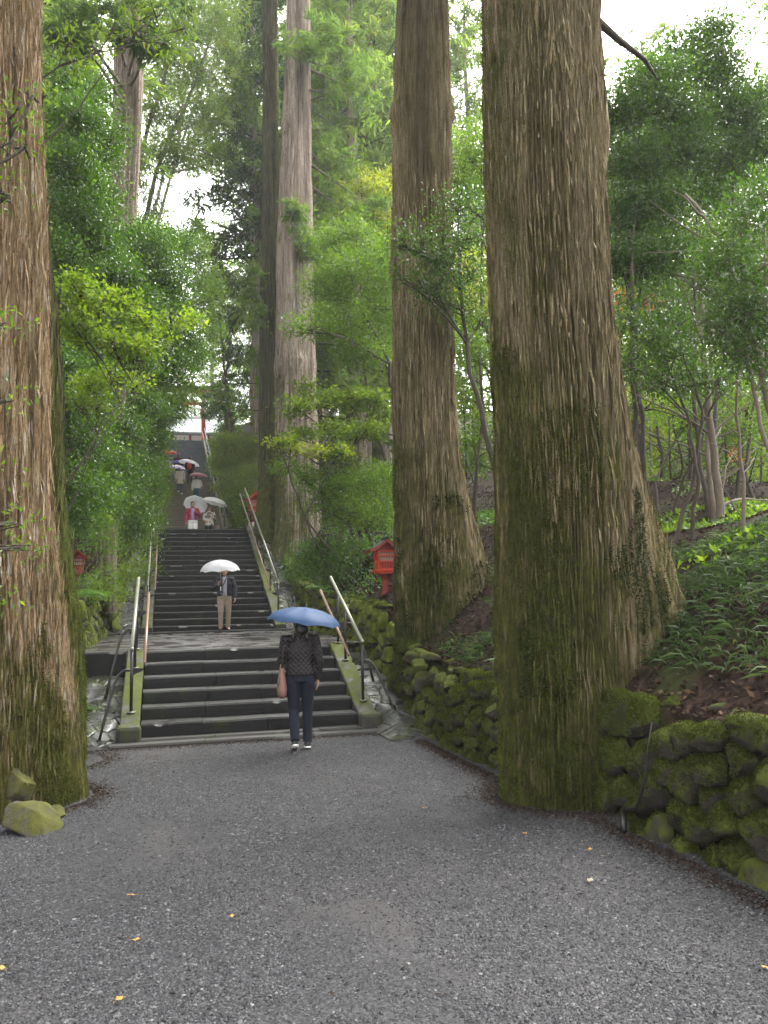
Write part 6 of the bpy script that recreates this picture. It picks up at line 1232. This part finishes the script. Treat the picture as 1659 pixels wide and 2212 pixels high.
b4 = np.array([1.98, 23.4, 4.24]); pose = stand(el_r=(.24, .0, 1.12), wr_r=(.17, .16, 1.02), el_l=(-.25, 0, 1.14), wr_l=(-.09, .2, 1.18), hd_l=(0, .2, 1), pm_l=(1, .2, 0), grip_l=(1, 0, 0), grip_r=(1, 0, 0))
person('person in a cream patterned jacket and dark trousers under a white umbrella', b4, math.pi + .1, 1.60, pose, printed('cream_patterned_knit', (.62, .56, .46), (.16, .12, .10), 8, .42), fabric('charcoal_trousers', (.025, .025, .028)), simp('black_shoe', (.012, .012, .013), rough=.5), vox=.013, hair='hair_brown', hairlen=.02, jl=.60)
umbrella('white umbrella over the person in the patterned jacket', at(468, 1076, 23.2), (.28, .0, 1), .56, .26, canopy('white_umbrella_cloth', (.80, .79, .76), .4), shaft=.8, rot=.2, handle='plaster')
e = empty('handbag', b4 + np.array([.33, -.02, .70]), 'small taupe handbag beside the person in the patterned jacket', 'bag'); mb = MB(); mb.box((0, 0, 0), (.16, .08, .20), bev=.02); mb.build('pouch', fabric('taupe_leather', (.20, .15, .13)), e)
mb = MB(); mb.tube([(-.06, 0, .09), (-.10, .02, .3), (-.14, 0, .52)], .008, 6); mb.build('strap', M['rail_dark'], e, True)

# 5: white jacket, seen from behind, dark pink umbrella
def stair_z(y): return float(np.interp(y, [26.7, 38.4], [4.25 + .1, 9.18 + .05]))
def on_stair(y): return 4.25 + (math.floor((y - 26.7) / TREAD) + 1) * RISE
y5 = 33.0; b5 = np.array([at(425, 1090, y5)[0], y5, on_stair(y5)])
person('person from behind in a white jacket and blue jeans under a dark pink umbrella', b5, 0, 1.56, stand(kn_l=(-.1, .14, .55), an_l=(-.1, .06, .22), to_l=(-.1, .2, .20), el_r=(.26, .03, 1.1), wr_r=(.2, .2, 1.1)), fabric('white_windbreaker', (.78, .75, .72)), fabric('blue_jeans', (.09, .13, .24)), simp('black_shoe', (.012, .012, .013), rough=.5), vox=.014, face=False, bulk=1.12)
umbrella('dark pink umbrella over the person in the white jacket', at(430, 1021, y5 + .1), (.08, -.10, 1), .50, .22, canopy('dark_pink_umbrella_cloth', (.34, .11, .13), .25), rot=.25)
# 6: cream coat, tall boots
y6 = 35.05; b6 = np.array([at(389, 1072, y6)[0], y6, on_stair(y6)])
person('person from behind in a cream coat, jeans and white boots, climbing', b6, 0, 1.55, stand(kn_l=(-.1, .14, .55), an_l=(-.1, .06, .22), to_l=(-.1, .2, .20)), fabric('cream_coat', (.72, .64, .56)), fabric('slim_blue_jeans', (.06, .08, .14)), simp('white_boot', (.7, .68, .62)), vox=.014, face=False, hair='hair_brown', hairlen=.12, jl=.78)
umbrella('purple and white patterned umbrella over the person in the cream coat', at(382, 1004, y6 + .1), (.10, -.22, 1), .50, .20, printed('purple_white_print', (.62, .56, .68), (.14, .06, .32), 9, .40), rot=.1)
# 7: dark clothes with a red bag, white umbrella
y7 = 37.0; b7 = np.array([at(410, 1050, y7)[0], y7, on_stair(y7)])
person('person in dark clothes with a small red bag, under a large white umbrella', b7, 0, 1.68, stand(kn_r=(.1, .14, .55), an_r=(.1, .06, .22), to_r=(.1, .2, .20)), fabric('black_coat', (.016, .015, .018)), fabric('black_trousers', (.014, .014, .016)), simp('black_shoe', (.012, .012, .013), rough=.5), vox=.015, face=False)
e = empty('red_bag', b7 + np.array([-.03, -.20, 1.05]), 'small bright red bag on the back of the person in dark clothes', 'bag'); mb = MB(); mb.ball((0, 0, 0), (.12, .07, .19), 14); mb.build('pouch', simp('bright_red_cloth', (.62, .035, .02)), e, True)
mb = MB(); mb.tube([(-.05, .0, .17), (-.07, .04, .32), (-.06, .12, .40)], .012, 6); mb.tube([(.05, .0, .17), (.07, .04, .32), (.06, .12, .40)], .012, 6); mb.build('strap', simp('bright_red_cloth', (.6, .03, .02)), e, True)
umbrella('large white umbrella over the person in dark clothes', at(410, 993, y7 + .0), (.22, -.05, 1), .62, .28, film('frosted_white_film', (.82, .82, .86), .12), rot=.25, handle='plaster')
y8 = 37.8; b8 = np.array([at(385, 1045, y8)[0], y8, on_stair(y8)])
person('person in a dark maroon coat under a violet blue umbrella', b8, 0, 1.62, stand(), fabric('dark_maroon_coat', (.045, .012, .018)), fabric('black_trousers_plain', (.014, .014, .016)), simp('black_shoe', (.012, .012, .013), rough=.5), vox=.015, face=False, jl=.7)
umbrella('violet blue umbrella partly behind the large white one', at(386, 993, y8 + .1), (-.05, -.10, 1), .52, .22, canopy('violet_blue_umbrella_cloth', (.085, .055, .34), .25), rot=.1)
y9 = 37.0; b9 = np.array([.28, y9, on_stair(y9)])
person('person in a checked jacket at the left rail, half hidden by leaves', b9, 0, 1.62, stand(), printed('black_white_check', (.5, .5, .5), (.03, .03, .03), 14, .4), fabric('black_trousers_worn', (.014, .014, .016)), simp('black_shoe', (.012, .012, .013), rough=.5), vox=.015, face=False)
umbrella('red umbrella at the left rail, behind the leaves', np.array([.30, y9 + .05, b9[2] + 1.98]), (-.08, -.1, 1), .50, .20, canopy('red_umbrella_cloth', (.52, .04, .03), .25), rot=.1)

# ---------------------------------------------------------------- rain mist in the air
mb = MB(); mb.box((0, 70, 33), (330, 270, 72)); hm = D.materials.new('haze'); hm.use_nodes = True; ht = hm.node_tree; ht.nodes.clear()
ho = ht.nodes.new('ShaderNodeOutputMaterial'); hv = ht.nodes.new('ShaderNodeVolumePrincipled'); hv.inputs['Color'].default_value = (.95, .97, 1, 1); hv.inputs['Density'].default_value = .0007; hv.inputs['Anisotropy'].default_value = .3
ht.links.new(hv.outputs[0], ho.inputs['Volume']); hz_ = mb.build('haze', hm); tag(hz_, 'thin pale rain mist filling the air between the trees', 'mist', kind='stuff')
